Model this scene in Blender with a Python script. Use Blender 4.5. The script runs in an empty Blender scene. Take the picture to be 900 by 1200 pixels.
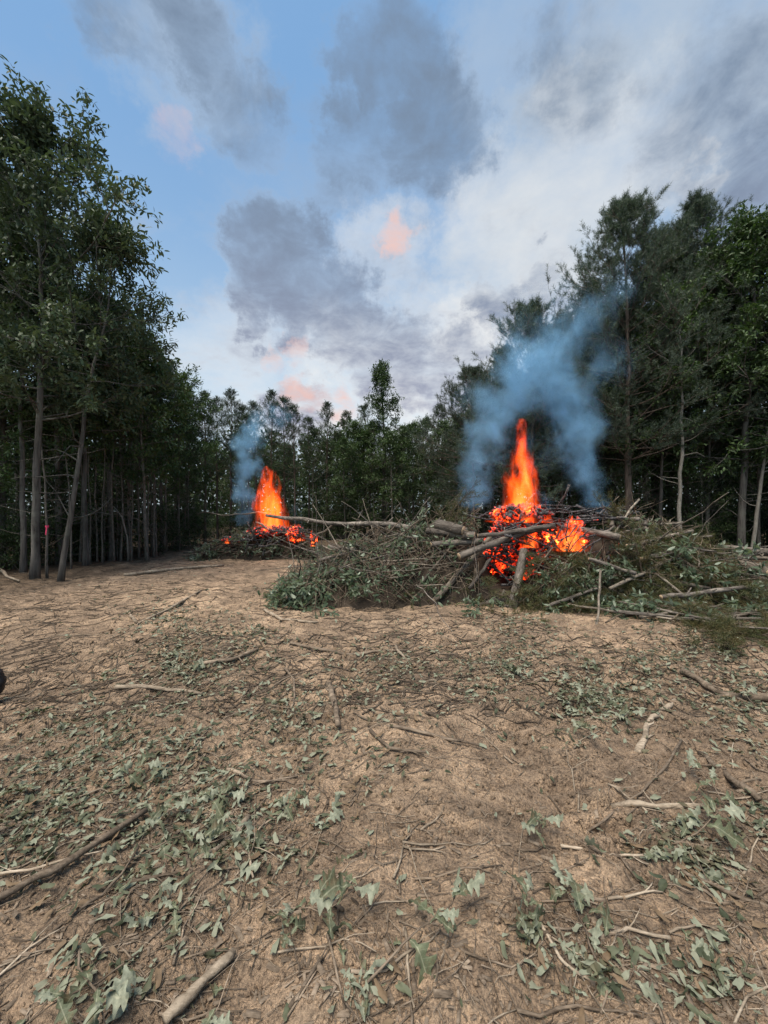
import bpy, math, random
import numpy as np
from mathutils import Vector

# ------------------------------------------------------------------ camera, sky, sun, exposure
S = bpy.context.scene
COL = S.collection
F, CX, HY, EYE = 450.0, 450.0, 597.0, 1.6          # focal length, centre and horizon in photo pixels; eye height in metres

cd = bpy.data.cameras.new('camera'); cam = bpy.data.objects.new('camera', cd); COL.objects.link(cam)
cd.sensor_fit = 'HORIZONTAL'; cd.sensor_width = 36; cd.lens = 18; cd.clip_end = 2000; cd.clip_start = 0.05
cam.location = (0, 0, EYE); cam.rotation_euler = (math.radians(90 - 0.38), 0, 0)
S.camera = cam

SUN_EL, SUN_AZ = math.radians(68), math.radians(215)     # azimuth clockwise from +Y
sd = bpy.data.lights.new('sun', 'SUN'); so = bpy.data.objects.new('sun', sd); COL.objects.link(so)
sd.energy = 2.1; sd.angle = math.radians(40); sd.color = (1.0, 0.90, 0.78)
sv = Vector((math.sin(SUN_AZ) * math.cos(SUN_EL), math.cos(SUN_AZ) * math.cos(SUN_EL), math.sin(SUN_EL)))
so.rotation_euler = (-sv).to_track_quat('-Z', 'Y').to_euler(); so.location = (0, 0, 40)

S.view_settings.view_transform = 'Standard'; S.view_settings.look = 'None'
S.view_settings.exposure = 1.75; S.view_settings.gamma = 1.0; S.view_settings.use_curve_mapping = False
S.render.engine = 'CYCLES'
S.cycles.use_denoising = True
S.cycles.max_bounces = 6; S.cycles.diffuse_bounces = 3; S.cycles.glossy_bounces = 2
S.cycles.transmission_bounces = 3; S.cycles.transparent_max_bounces = 8; S.cycles.volume_bounces = 1
S.cycles.volume_step_rate = 1.0; S.cycles.volume_max_steps = 96
S.cycles.sample_clamp_indirect = 4.0


class NT:
    """tiny node-tree helper"""
    def __init__(s, tree):
        s.t = tree; s.n = tree.nodes; s.l = tree.links; s.n.clear()
    def node(s, typ, **kw):
        nd = s.n.new(typ)
        for k, v in kw.items(): setattr(nd, k, v)
        return nd
    def put(s, nd, key, val):
        if val is None: return
        sock = nd.inputs[key]
        if isinstance(val, bpy.types.NodeSocket): s.l.new(val, sock)
        else: sock.default_value = val
    def math(s, op, a, b=None, c=None, clamp=False):
        nd = s.node('ShaderNodeMath', operation=op, use_clamp=clamp)
        for i, v in enumerate((a, b, c)): s.put(nd, i, v)
        return nd.outputs[0]
    def vmath(s, op, a, b=None, out=0):
        nd = s.node('ShaderNodeVectorMath', operation=op)
        s.put(nd, 0, a)
        if b is not None: s.put(nd, 1 if op != 'SCALE' else 'Scale', b)
        return nd.outputs[out]
    def noise(s, vec, scale, detail=4, rough=0.55, dist=0.0, out='Fac'):
        nd = s.node('ShaderNodeTexNoise')
        s.put(nd, 'Vector', vec); s.put(nd, 'Scale', scale); s.put(nd, 'Detail', detail)
        s.put(nd, 'Roughness', rough); s.put(nd, 'Distortion', dist)
        return nd.outputs[out]
    def rng(s, v, a, b, c=0.0, d=1.0, typ='LINEAR'):
        nd = s.node('ShaderNodeMapRange', interpolation_type=typ)
        for k, x in zip(('Value', 'From Min', 'From Max', 'To Min', 'To Max'), (v, a, b, c, d)): s.put(nd, k, x)
        return nd.outputs[0]
    def mix(s, f, a, b, typ='MIX'):
        nd = s.node('ShaderNodeMix', data_type='RGBA', blend_type=typ)
        s.put(nd, 0, f)
        for k, x in ((6, a), (7, b)):
            s.put(nd, k, x if isinstance(x, bpy.types.NodeSocket) else (*x[:3], 1))
        return nd.outputs[2]
    def ramp(s, f, stops):
        nd = s.node('ShaderNodeValToRGB'); s.put(nd, 0, f)
        e = nd.color_ramp.elements
        while len(e) < len(stops): e.new(0.5)
        for el, (p, c) in zip(e, stops): el.position = p; el.color = (*c, 1)
        return nd.outputs[0]
    def coord(s, out='Object'):
        return s.node('ShaderNodeTexCoord').outputs[out]
    def mapping(s, vec, scale=(1, 1, 1), rot=(0, 0, 0), loc=(0, 0, 0)):
        nd = s.node('ShaderNodeMapping'); s.put(nd, 0, vec)
        nd.inputs['Scale'].default_value = scale; nd.inputs['Rotation'].default_value = rot; nd.inputs['Location'].default_value = loc
        return nd.outputs[0]


def pdir(px, py):
    v = np.array([(px - CX) / F, 1.0, (HY - py) / F]); return tuple(v / np.linalg.norm(v))


def build_world():
    w = bpy.data.worlds.new('World'); S.world = w; w.use_nodes = True
    T = NT(w.node_tree)
    sky = T.node('ShaderNodeTexSky', sky_type='NISHITA', sun_disc=False)
    sky.sun_elevation = SUN_EL; sky.sun_rotation = SUN_AZ; sky.altitude = 200
    sky.air_density = 1.0; sky.dust_density = 1.5; sky.ozone_density = 1.5
    d = T.vmath('NORMALIZE', T.coord('Generated'))
    # warp the direction so that cloud edges billow
    n1 = T.noise(d, 4.0, 7, 0.66, out='Color'); n0 = T.noise(d, 13.0, 6, 0.65, out='Color')
    warp = T.vmath('ADD', T.vmath('SCALE', T.vmath('SUBTRACT', n1, (0.5, 0.5, 0.5)), 0.26), T.vmath('SCALE', T.vmath('SUBTRACT', n0, (0.5, 0.5, 0.5)), 0.15))
    dp = T.vmath('NORMALIZE', T.vmath('ADD', d, T.vmath('SCALE', T.vmath('SUBTRACT', n0, (0.5, 0.5, 0.5)), 0.14)))
    dw = T.vmath('NORMALIZE', T.vmath('ADD', d, warp))
    def blob(lst, dw=dw, soft=1.0):
        tot = None
        for px, py, r, a in lst:
            dot = T.vmath('DOT_PRODUCT', dw, pdir(px, py), out='Value')
            ax = np.array(pdir(px, py)); ed = np.array(pdir(px + r, py)) if abs(px - 450) < 200 else np.array(pdir(px, py + r))
            c = float(np.dot(ax, ed))
            m = T.rng(dot, 1.0 - (1 - c) * soft, 1.0 - (1 - c) * 0.1, 0.0, a, 'SMOOTHSTEP')
            tot = m if tot is None else T.math('MAXIMUM', tot, m)
        return tot
    sep = T.node('ShaderNodeSeparateXYZ'); T.put(sep, 0, d)
    up = sep.outputs[2]
    # flat projection of a cloud layer, used for the general cover everywhere
    inv = T.math('DIVIDE', 1.0, T.math('ADD', T.math('MAXIMUM', up, 0.0), 0.22))
    lay = T.vmath('MULTIPLY', d, inv)
    lay = T.vmath('SCALE', d, inv)
    g1 = T.noise(lay, 0.95, 7, 0.6, 0.35)
    g2 = T.noise(T.mapping(lay, loc=(3.1, 7.7, 0.4)), 2.6, 6, 0.62, 0.2)
    g3 = T.noise(T.mapping(lay, loc=(1.1, 2.7, 5.4)), 7.5, 6, 0.62, 0.3)
    gen = T.rng(g1, 0.50, 0.70, 0, 0.75, 'SMOOTHSTEP')
    # the clouds in the view
    dark = blob([(230, 60, 95, .75), (130, 20, 90, .55), (285, 140, 80, .7),
                 (450, 60, 85, .85), (500, 140, 95, .9), (430, 170, 60, .6),
                 (330, 300, 75, 1.0), (375, 350, 80, 1.0), (300, 350, 55, .9), (420, 400, 70, .95), (470, 430, 75, .9),
                 (530, 440, 70, .8), (600, 360, 60, .75), (640, 340, 50, .7), (560, 350, 35, .7), (350, 480, 50, .7),
                 (700, 60, 120, .5), (830, 150, 130, .7), (880, 230, 110, .85), (760, 220, 60, .4), (640, 150, 70, .35)])
    veil = blob([(660, 220, 180, .8), (760, 120, 200, .8), (600, 330, 130, .7), (590, 60, 110, .4), (220, 70, 130, .4)])
    pink = blob([(462, 282, 15, .85), (206, 166, 20, .36), (345, 408, 10, .45), (318, 424, 9, .4), (345, 460, 15, .8), (398, 478, 13, .8), (366, 466, 12, .5)], dp, 3.2)
    glow = blob([(430, 478, 130, .85), (555, 400, 100, .85), (520, 470, 130, .8), (270, 440, 110, .45), (455, 300, 60, .45), (500, 370, 60, .5), (600, 290, 140, .6), (700, 200, 120, .55), (810, 205, 30, .6), (665, 120, 60, .35)])
    texture = T.rng(T.math('ADD', T.math('MULTIPLY', g2, .65), T.math('MULTIPLY', g3, .35)), 0.38, 0.60, 0.25, 1.05)
    tex = T.math('SUBTRACT', T.math('ADD', T.math('MULTIPLY', g2, .5), T.math('MULTIPLY', g3, .5)), .5)
    dsum = T.math('ADD', T.math('MAXIMUM', dark, T.math('MULTIPLY', gen, 0.45)), T.math('MULTIPLY', tex, 2.6))
    dmask = T.math('MULTIPLY', T.rng(dsum, .05, 1.15, 0, 1.0, 'SMOOTHSTEP'), T.rng(tex, -.14, .10, .5, 1.0), clamp=True)
    rim = T.math('MULTIPLY', T.rng(dsum, .0, .5, 0, 1, 'SMOOTHSTEP'), T.rng(up, .12, .7, .9, .1), clamp=True)
    vmask = T.math('MULTIPLY', T.math('MAXIMUM', veil, T.math('MULTIPLY', gen, 0.2)), T.rng(g2, 0.25, 0.7, 0.35, 1.1), clamp=True)
    hz = T.rng(up, 0.0, 0.72, 1.0, 0.0, 'SMOOTHSTEP')
    k = 1 / (0.055 * 2 ** S.view_settings.exposure)       # the world strength below is 0.055
    blue = T.mix(hz, tuple(k * c for c in (0.225, 0.435, 0.735)), tuple(k * c for c in (0.66, 0.82, 0.91)))
    # clear air: the Nishita sky pulled towards the evening blue of the photograph
    skyc = T.mix(0.8, sky.outputs[0], blue)
    veilc = tuple(k * c for c in (0.62, 0.66, 0.68))
    greyc = T.mix(hz, tuple(k * c for c in (0.20, 0.275, 0.39)), tuple(k * c for c in (0.42, 0.42, 0.53)))
    c1 = T.mix(vmask, skyc, veilc)
    c1 = T.mix(T.math('MULTIPLY', glow, T.rng(g2, .3, .6, .35, 1.0)), c1, tuple(k * c for c in (0.90, 0.90, 0.89)))
    c1 = T.mix(T.math('MULTIPLY', rim, .45), c1, tuple(k * c for c in (0.86, 0.86, 0.87)))
    c2 = T.mix(dmask, c1, greyc)
    c3 = T.mix(T.math('MULTIPLY', pink, T.rng(T.math('ADD', T.math('MULTIPLY', g3, .6), T.math('MULTIPLY', g2, .4)), 0.40, 0.58, 0.1, 1.0), clamp=True), c2, tuple(k * c for c in (0.90, 0.60, 0.54)))
    bg = T.node('ShaderNodeBackground'); T.put(bg, 0, c3); bg.inputs[1].default_value = 0.055
    out = T.node('ShaderNodeOutputWorld'); T.l.new(bg.outputs[0], out.inputs[0])
build_world()


# ------------------------------------------------------------------ helpers: noise, meshes, objects
def hash2(ix, iy, seed):
    h = (ix.astype(np.int64) * 374761393 + iy.astype(np.int64) * 668265263 + seed * 1274126177) & 0xffffffff
    h = ((h ^ (h >> 13)) * 1274126177) & 0xffffffff
    return ((h ^ (h >> 16)) & 0xffff) / 65535.0

def vnoise(x, y, seed=0):
    x = np.asarray(x, float); y = np.asarray(y, float)
    ix, iy = np.floor(x), np.floor(y); fx, fy = x - ix, y - iy
    ux, uy = fx * fx * (3 - 2 * fx), fy * fy * (3 - 2 * fy)
    a, b = hash2(ix, iy, seed), hash2(ix + 1, iy, seed); c, d = hash2(ix, iy + 1, seed), hash2(ix + 1, iy + 1, seed)
    return (a * (1 - ux) + b * ux) * (1 - uy) + (c * (1 - ux) + d * ux) * uy - 0.5

def fbm(x, y, seed=0, octv=4, gain=0.5):
    t, a = 0, 1.0
    for o in range(octv):
        t = t + a * vnoise(x * 2 ** o + o * 17.3, y * 2 ** o - o * 9.1, seed + o); a *= gain
    return t

def gpt(px, py, z=0.0):
    """photo pixel -> point on the ground"""
    d = (EYE - z) * F / (py - HY); return np.array([(px - CX) / F * d, d, z])

def at(px, py, d):
    return np.array([(px - CX) / F * d, d, EYE + (HY - py) / F * d])

TRACKS = [(gpt(560, 790), gpt(760, 1010), .22), (gpt(700, 770), gpt(900, 940), .2), (gpt(60, 800), gpt(330, 690), .22), (gpt(420, 760), gpt(330, 900), .2)]

def gh(x, y):
    """height of the bare ground"""
    x = np.asarray(x, float); y = np.asarray(y, float)
    z = 0.10 * fbm(x * .22, y * .22, 3, 3) + 0.10 * fbm(x * .9 + .3 * y, y * .9, 11, 3)
    # combed, dragged soil: streaks that run with the dozing direction
    u = x * .85 + y * .5; v = -x * .5 + y * .85
    z = z + 0.055 * fbm(u * 1.2, v * 5.0, 23, 3) * (0.4 + vnoise(x * .5, y * .5, 31) + .5)
    for a, b, w in TRACKS:
        dx, dy = b[0] - a[0], b[1] - a[1]; L = math.hypot(dx, dy); dx /= L; dy /= L
        s = (x - a[0]) * dx + (y - a[1]) * dy; q = -(x - a[0]) * dy + (y - a[1]) * dx
        m = np.exp(-(q / w) ** 4) * np.clip((s + .3) / .5, 0, 1) * np.clip((L + .3 - s) / .5, 0, 1) * np.clip(.75 + 1.4 * vnoise(x * 1.5, y * 1.5, 77), 0, 1)
        z = z - m * (0.022 - 0.034 * np.clip(np.sin(s * 2 * math.pi / .15) * 1.4, -1, 1))
    return z

def gfine(x, y):
    u = x * .85 + y * .5; v = -x * .5 + y * .85
    return gh(x, y) + 0.042 * fbm(x * 5, y * 5, 41, 3, .6) + 0.016 * np.abs(fbm(x * 16, y * 16, 51, 3, .6)) + 0.006 * fbm(u * 9, v * 30, 61, 2)


def mesh_from(name, v, faces):
    """faces: list of int arrays (n,3) or (n,4)"""
    me = bpy.data.meshes.new(name)
    faces = [np.asarray(f) for f in faces if f is not None and len(f)]
    v = np.ascontiguousarray(v, dtype=np.float32)
    me.vertices.add(len(v)); me.vertices.foreach_set('co', v.ravel())
    loops = np.concatenate([f.ravel() for f in faces]).astype(np.int32)
    sizes = np.concatenate([np.full(len(f), f.shape[1]) for f in faces]).astype(np.int32)
    me.loops.add(len(loops)); me.loops.foreach_set('vertex_index', loops)
    me.polygons.add(len(sizes)); starts = np.concatenate([[0], np.cumsum(sizes)[:-1]]).astype(np.int32)
    me.polygons.foreach_set('loop_start', starts)
    me.polygons.foreach_set('use_smooth', np.ones(len(sizes), dtype=bool))
    me.update(calc_edges=True); me.validate()
    return me

class MB:
    def __init__(s): s.v = []; s.f3 = []; s.f4 = []; s.n = 0
    def add(s, v, f3=None, f4=None):
        v = np.asarray(v, float)
        if f3 is not None and len(f3): s.f3.append(np.asarray(f3) + s.n)
        if f4 is not None and len(f4): s.f4.append(np.asarray(f4) + s.n)
        s.v.append(v); s.n += len(v)
    def tube(s, pts, rad, k=6, cap=True, rough=0.0, r=None):
        pts = np.asarray(pts, float); n = len(pts); rad = np.broadcast_to(np.asarray(rad, float), (n,))
        tan = np.gradient(pts, axis=0); tan /= np.linalg.norm(tan, axis=1)[:, None] + 1e-9
        ref = np.array([0, 0, 1.0]) if abs(tan[:, 2]).mean() < .75 else np.array([1.0, 0, 0])
        a = np.cross(tan, ref); a /= np.linalg.norm(a, axis=1)[:, None] + 1e-9; b = np.cross(tan, a)
        th = np.linspace(0, 2 * math.pi, k, endpoint=False)
        R = rad[:, None] * np.ones((n, k))
        if rough and r is not None: R = R * (1 + rough * r.normal(size=(n, k)))
        v = pts[:, None] + R[..., None] * (np.cos(th)[None, :, None] * a[:, None] + np.sin(th)[None, :, None] * b[:, None])
        v = v.reshape(-1, 3)
        i = np.arange(n - 1)[:, None] * k; j = np.arange(k)[None]; j2 = (j + 1) % k
        f4 = np.stack([i + j, i + j2, i + k + j2, i + k + j], -1).reshape(-1, 4)
        f3 = None
        if cap:
            v = np.vstack([v, pts[0], pts[-1]]); c0, c1 = n * k, n * k + 1; j = np.arange(k); j2 = (j + 1) % k
            f3 = np.vstack([np.stack([np.full(k, c0), j2, j], -1), np.stack([np.full(k, c1), (n - 1) * k + j, (n - 1) * k + j2], -1)])
        s.add(v, f3, f4)
    def place(s, tv, tf, pos, d, nrm, sc):
        """many copies of a small template: x axis along d, z near nrm"""
        d = d / (np.linalg.norm(d, axis=1)[:, None] + 1e-9)
        z = nrm - (nrm * d).sum(1)[:, None] * d; z /= np.linalg.norm(z, axis=1)[:, None] + 1e-9
        y = np.cross(z, d)
        sc = np.broadcast_to(np.asarray(sc, float), (len(pos),))
        M = np.stack([d, y, z], 1) * sc[:, None, None]
        v = np.einsum('vk,nkc->nvc', tv, M) + pos[:, None]
        f = tf[None] + (np.arange(len(pos)) * len(tv))[:, None, None]
        s.add(v.reshape(-1, 3), f.reshape(-1, 3) if tf.shape[1] == 3 else None, f.reshape(-1, 4) if tf.shape[1] == 4 else None)
    def mesh(s, name):
        f = []
        if s.f3: f.append(np.vstack(s.f3))
        if s.f4: f.append(np.vstack(s.f4))
        return mesh_from(name, np.vstack(s.v), f)

def obj(name, me, mat=None, parent=None, loc=None, label=None, cat=None, group=None, kind=None):
    if isinstance(me, MB): me = me.mesh(name)
    o = bpy.data.objects.new(name, me); COL.objects.link(o)
    if mat is not None and me is not None and not me.materials: me.materials.append(mat)
    if parent is not None: o.parent = parent
    if loc is not None: o.location = loc
    for kx, vx in (('label', label), ('category', cat), ('group', group), ('kind', kind)):
        if vx: o[kx] = vx
    return o

def copy_tree(o, parent=None):
    c = o.copy(); COL.objects.link(c); c.parent = parent
    for ch in o.children: copy_tree(ch, c)
    return c

def unit(a): return a / (np.linalg.norm(a, axis=-1, keepdims=True) + 1e-9)
def rnd_unit(r, n): return unit(r.normal(size=(n, 3)))

def wander(r, p, d, L, n, wig=.15, up=0.0):
    """a wandering polyline"""
    pts = [np.array(p, float)]; d = unit(np.array(d, float)); st = L / (n - 1)
    for i in range(n - 1):
        d = unit(d + r.normal(size=3) * wig + np.array([0, 0, up])); pts.append(pts[-1] + d * st)
    return np.array(pts)


# ------------------------------------------------------------------ materials
def mat(name):
    m = bpy.data.materials.new(name); m.use_nodes = True; T = NT(m.node_tree)
    out = T.node('ShaderNodeOutputMaterial'); return m, T, out

def principled(T, out, col, rough=.9, spec=.2, normal=None):
    b = T.node('ShaderNodeBsdfPrincipled'); T.put(b, 'Base Color', col if isinstance(col, bpy.types.NodeSocket) else (*col, 1))
    T.put(b, 'Roughness', rough); T.put(b, 'Specular IOR Level', spec)
    if normal is not None: T.put(b, 'Normal', normal)
    T.l.new(b.outputs[0], out.inputs[0]); return b

def bump(T, h, strength=.5, dist=.02):
    n = T.node('ShaderNodeBump'); T.put(n, 'Height', h); n.inputs['Strength'].default_value = strength; n.inputs['Distance'].default_value = dist
    return n.outputs[0]

def leaf_mat(name, c1, c2, back=None, trans=.25, rough=.55, dry=None, dryp=0.06, vein=False):
    m, T, out = mat(name)
    g = T.node('ShaderNodeNewGeometry'); ri = g.outputs['Random Per Island']
    oi = T.node('ShaderNodeObjectInfo').outputs['Random']
    col = T.mix(ri, c1, c2)
    if dry: col = T.mix(T.math('LESS_THAN', T.math('FRACT', T.math('MULTIPLY', ri, 37.7)), dryp), col, dry)
    col = T.mix(T.rng(oi, 0, 1, 0, .45), col, tuple(.6 * a + .02 for a in c1))
    if dry: col = T.mix(T.rng(T.noise(T.coord('Object'), 2.2, 4, .7), .52, .66, 0, .7), col, tuple(.75 * q for q in dry))
    n = T.noise(T.coord('Object'), 34, 3)
    col = T.mix(1.0, col, T.ramp(n, [(.3, (.72, .72, .7)), (.7, (1.15, 1.15, 1.1))]), 'MULTIPLY')
    if back: col = T.mix(T.math('MULTIPLY', g.outputs['Backfacing'], .85), col, back)
    if vein:
        sp = T.node('ShaderNodeSeparateXYZ'); T.put(sp, 0, T.coord('Object')); ay = T.math('ABSOLUTE', sp.outputs[1])
        mid = T.rng(ay, .008, .02, 1, 0); fr = T.math('ABSOLUTE', T.math('SUBTRACT', T.math('FRACT', T.math('SUBTRACT', T.math('MULTIPLY', sp.outputs[0], 7.0), T.math('MULTIPLY', ay, 5.0))), .5))
        vn = T.math('MAXIMUM', mid, T.rng(fr, .06, .0, 0, .6)); col = T.mix(T.math('MULTIPLY', vn, .55), col, (.34, .34, .24))
        col = T.mix(T.rng(T.noise(T.coord('Object'), 5.0, 4, .6), .35, .65, .55, 0), col, tuple(.35 * q for q in c1))
    b = T.node('ShaderNodeBsdfPrincipled'); T.put(b, 'Base Color', col); T.put(b, 'Roughness', rough); T.put(b, 'Specular IOR Level', .25)
    t = T.node('ShaderNodeBsdfTranslucent'); T.put(t, 0, T.mix(1.0, col, (1.0, 1.15, .55), 'MULTIPLY'))
    mx = T.node('ShaderNodeMixShader'); mx.inputs[0].default_value = trans
    T.l.new(b.outputs[0], mx.inputs[1]); T.l.new(t.outputs[0], mx.inputs[2]); T.l.new(mx.outputs[0], out.inputs[0])
    return m

def bark_mat(name, c1, c2, scale=14, stretch=.16, bmp=.6, lichen=None):
    m, T, out = mat(name)
    co = T.coord('Object')
    v = T.mapping(co, scale=(1, 1, stretch))
    n = T.noise(v, scale, 6, .65, .4); n2 = T.noise(co, 2.3, 4)
    oi = T.node('ShaderNodeObjectInfo').outputs['Random']
    col = T.mix(T.rng(n, .35, .68), c1, c2)
    if lichen: col = T.mix(T.rng(n2, .5, .66), col, lichen)
    col = T.mix(T.rng(oi, 0, 1, 0, .4), col, tuple(a * .55 for a in c1))
    principled(T, out, col, .92, .15, bump(T, n, bmp, .02))
    return m

def wood_mat(name, c1, c2, c3, bmp=.5):
    """cut or dragged branch wood: bark with torn pale streaks"""
    m, T, out = mat(name)
    co = T.coord('Object'); oj = T.node('ShaderNodeObjectInfo')
    co = T.vmath('ADD', co, T.vmath('SCALE', oj.outputs['Location'], 3.0))
    cs = T.mapping(co, scale=(.22, 1, 1))
    n = T.noise(cs, 26, 6, .72, .7); n2 = T.noise(cs, 90, 4, .7); n3 = T.noise(T.mapping(co, scale=(.5, 1, 1)), 5.5, 5, .65)
    oi = T.node('ShaderNodeObjectInfo').outputs['Random']
    col = T.mix(T.rng(n, .36, .62), tuple(.45 * q for q in c1), c2)
    col = T.mix(T.rng(n3, .54, .62, 0, .75), col, c3)
    col = T.mix(T.rng(n3, .44, .34, 0, .7), col, tuple(.4 * q for q in c1))
    col = T.mix(T.rng(oi, 0, 1, 0, .55), col, tuple(a * .5 for a in c1))
    col = T.mix(1.0, col, T.ramp(n2, [(.3, (.65, .63, .6)), (.7, (1.15, 1.15, 1.15))]), 'MULTIPLY')
    principled(T, out, col, .9, .18, bump(T, T.math('ADD', n, T.math('MULTIPLY', n2, .5)), bmp, .012))
    return m

def soil_mat():
    m, T, out = mat('soil')
    co = T.coord('Object')
    a = T.noise(co, .55, 5, .6, .5); b = T.noise(co, 3.3, 6, .65, .3); c = T.noise(co, 26, 5, .7); d = T.noise(co, 120, 4, .7)
    e2 = T.noise(T.mapping(co, loc=(4, 9, 0)), 1.15, 6, .68, .8)
    st = T.noise(T.mapping(co, scale=(1.0, 3.6, 1.0), rot=(0, 0, math.radians(-28))), 2.2, 7, .68, .6)
    col = T.mix(T.rng(a, .38, .60), (.30, .215, .145), (.60, .43, .285))
    col = T.mix(T.rng(b, .42, .62), col, (.20, .145, .10))
    col = T.mix(T.rng(st, .50, .62, 0, .8), col, (.13, .094, .066))
    col = T.mix(T.rng(st, .42, .33, 0, .5), col, (.50, .37, .25))
    s2 = T.noise(T.mapping(co, scale=(1.0, 3.0, 1.0), rot=(0, 0, math.radians(-20)), loc=(2, 5, 0)), 6.5, 6, .7, .8)
    col = T.mix(T.rng(s2, .51, .60, 0, .75), col, (.12, .088, .062))
    col = T.mix(T.rng(e2, .53, .64, 0, .75), col, (.13, .098, .072))
    col = T.mix(T.rng(c, .35, .7, 0, .45), col, (.46, .345, .24))
    vor = T.node('ShaderNodeTexVoronoi'); T.put(vor, 'Vector', co); T.put(vor, 'Scale', 45)
    col = T.mix(T.rng(vor.outputs['Distance'], .0, .5, .35, 0), col, (.14, .10, .07))
    col = T.mix(1.0, col, T.ramp(d, [(.3, (.42, .42, .42)), (.5, (1, 1, 1)), (.7, (1.4, 1.38, 1.34))]), 'MULTIPLY')
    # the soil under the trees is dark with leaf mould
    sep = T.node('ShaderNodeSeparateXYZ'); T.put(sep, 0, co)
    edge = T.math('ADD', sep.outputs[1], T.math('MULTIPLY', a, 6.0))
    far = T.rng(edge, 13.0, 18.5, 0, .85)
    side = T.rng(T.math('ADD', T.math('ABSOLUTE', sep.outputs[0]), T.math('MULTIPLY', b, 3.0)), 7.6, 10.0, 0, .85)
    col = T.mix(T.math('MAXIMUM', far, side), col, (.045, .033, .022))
    h = T.math('ADD', T.math('MULTIPLY', c, 1.0), T.math('ADD', T.math('MULTIPLY', d, .5), T.math('MULTIPLY', vor.outputs['Distance'], -.5)))
    principled(T, out, col, .95, .12, bump(T, T.math('ADD', h, T.math('MULTIPLY', st, -1.2)), 1.0, .045))
    return m

def ember_mat(name, amount, strength, scale=9.0):
    """charred wood with glowing cracks"""
    m, T, out = mat(name)
    co = T.coord('Object')
    n = T.noise(co, scale, 5, .7, .5); n2 = T.noise(co, scale * 4, 4, .7)
    glow = T.rng(T.math('ADD', T.math('MULTIPLY', n, .75), T.math('MULTIPLY', n2, .25)), .66 - amount, .74 - amount * .6, 0, 1)
    zone = T.noise(T.node('ShaderNodeNewGeometry').outputs['Position'], 2.6, 4, .6, .4)
    glow = T.math('MULTIPLY', glow, T.rng(zone, .38, .62, .08, 1.15), clamp=True)
    col = T.ramp(glow, [(.0, (.9, .02, .003)), (.45, (1.0, .045, .006)), (.8, (1.0, .13, .012)), (1.0, (1.0, .36, .05))])
    b = T.node('ShaderNodeBsdfPrincipled'); T.put(b, 'Base Color', T.mix(T.rng(n2, .45, .7), (.012, .011, .011), (.16, .15, .15)))
    T.put(b, 'Roughness', .95); T.put(b, 'Emission Color', col)
    T.put(b, 'Emission Strength', T.math('MULTIPLY', T.math('POWER', glow, 1.4), strength)); T.put(b, 'Normal', bump(T, n2, .6, .01))
    T.l.new(b.outputs[0], out.inputs[0]); return m

M = {}
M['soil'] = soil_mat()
M['hardleaf'] = leaf_mat('hardwood_leaf', (.034, .066, .022), (.085, .135, .048), trans=.2)
M['oakleaf'] = leaf_mat('oak_leaf', (.026, .050, .020), (.066, .102, .042), back=(.09, .12, .075), trans=.16)
M['pineleaf'] = leaf_mat('pine_needle', (.022, .042, .022), (.055, .082, .038), trans=.2)
M['bluepine'] = leaf_mat('pale_pine_needle', (.035, .055, .042), (.095, .125, .09), trans=.25)
M['underleaf'] = leaf_mat('undergrowth_leaf', (.022, .042, .014), (.055, .09, .028), trans=.3)
M['groundleaf'] = leaf_mat('fallen_leaf', (.065, .085, .045), (.165, .185, .115), back=(.25, .27, .2), trans=.12, rough=.6, vein=True, dry=(.16, .105, .06), dryp=.1)
M['litterleaf'] = leaf_mat('litter_leaf', (.032, .042, .022), (.12, .132, .082), back=(.20, .215, .155), trans=.12, rough=.65, dry=(.17, .115, .07), dryp=.3)
M['cutleaf'] = leaf_mat('cut_leaf', (.04, .068, .036), (.13, .165, .105), back=(.27, .31, .24), trans=.2, rough=.5)
M['cutneedle'] = leaf_mat('cut_needle', (.042, .056, .020), (.11, .115, .045), trans=.15, dry=(.12, .085, .03), dryp=.15)
M['bark'] = bark_mat('grey_bark', (.035, .031, .027), (.185, .17, .15), 13, .10, 1.0, lichen=(.15, .15, .125))
M['palebark'] = bark_mat('pale_bark', (.16, .145, .12), (.30, .28, .24), 20, .3, .4)
M['pinebark'] = bark_mat('pine_bark', (.04, .03, .024), (.17, .135, .11), 15, .16, 1.0)
M['thinbark'] = bark_mat('sapling_bark', (.07, .062, .05), (.21, .19, .16), 26, .25, .4)
M['log'] = wood_mat('log_bark', (.085, .072, .060), (.20, .178, .155), (.30, .265, .225))
M['palelog'] = wood_mat('stripped_log', (.12, .10, .08), (.27, .235, .19), (.38, .33, .265))
M['stick'] = wood_mat('stick_bark', (.13, .098, .07), (.25, .20, .15), (.34, .27, .20))
M['palestick'] = wood_mat('pale_stick', (.25, .20, .145), (.40, .33, .25), (.46, .39, .30))
M['twigs'] = wood_mat('twig_bark', (.07, .052, .038), (.17, .135, .10), (.27, .22, .165))
M['char'] = ember_mat('charred_wood', -.16, 1.6)
M['ember'] = ember_mat('glowing_wood', .06, 2.0)
M['coal'] = ember_mat('glowing_coal', .16, 2.4, 6)
M['ash'], T, out = mat('ash_soil'); principled(T, out, T.mix(T.noise(T.coord(), 8, 5), (.02, .016, .012), (.07, .055, .042)), .95, .1)
M['cutend'], T, out = mat('cut_end'); principled(T, out, T.mix(T.noise(T.coord(), 40, 3), (.30, .21, .13), (.46, .35, .23)), .85, .2)
M['rubber'], T, out = mat('rubber'); principled(T, out, (.008, .008, .010), .55, .4)
M['steel'], T, out = mat('grey_steel'); principled(T, out, (.12, .12, .125), .5, .5)
M['ribbon'], T, out = mat('pink_ribbon'); principled(T, out, (.85, .06, .16), .5, .4)


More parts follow.
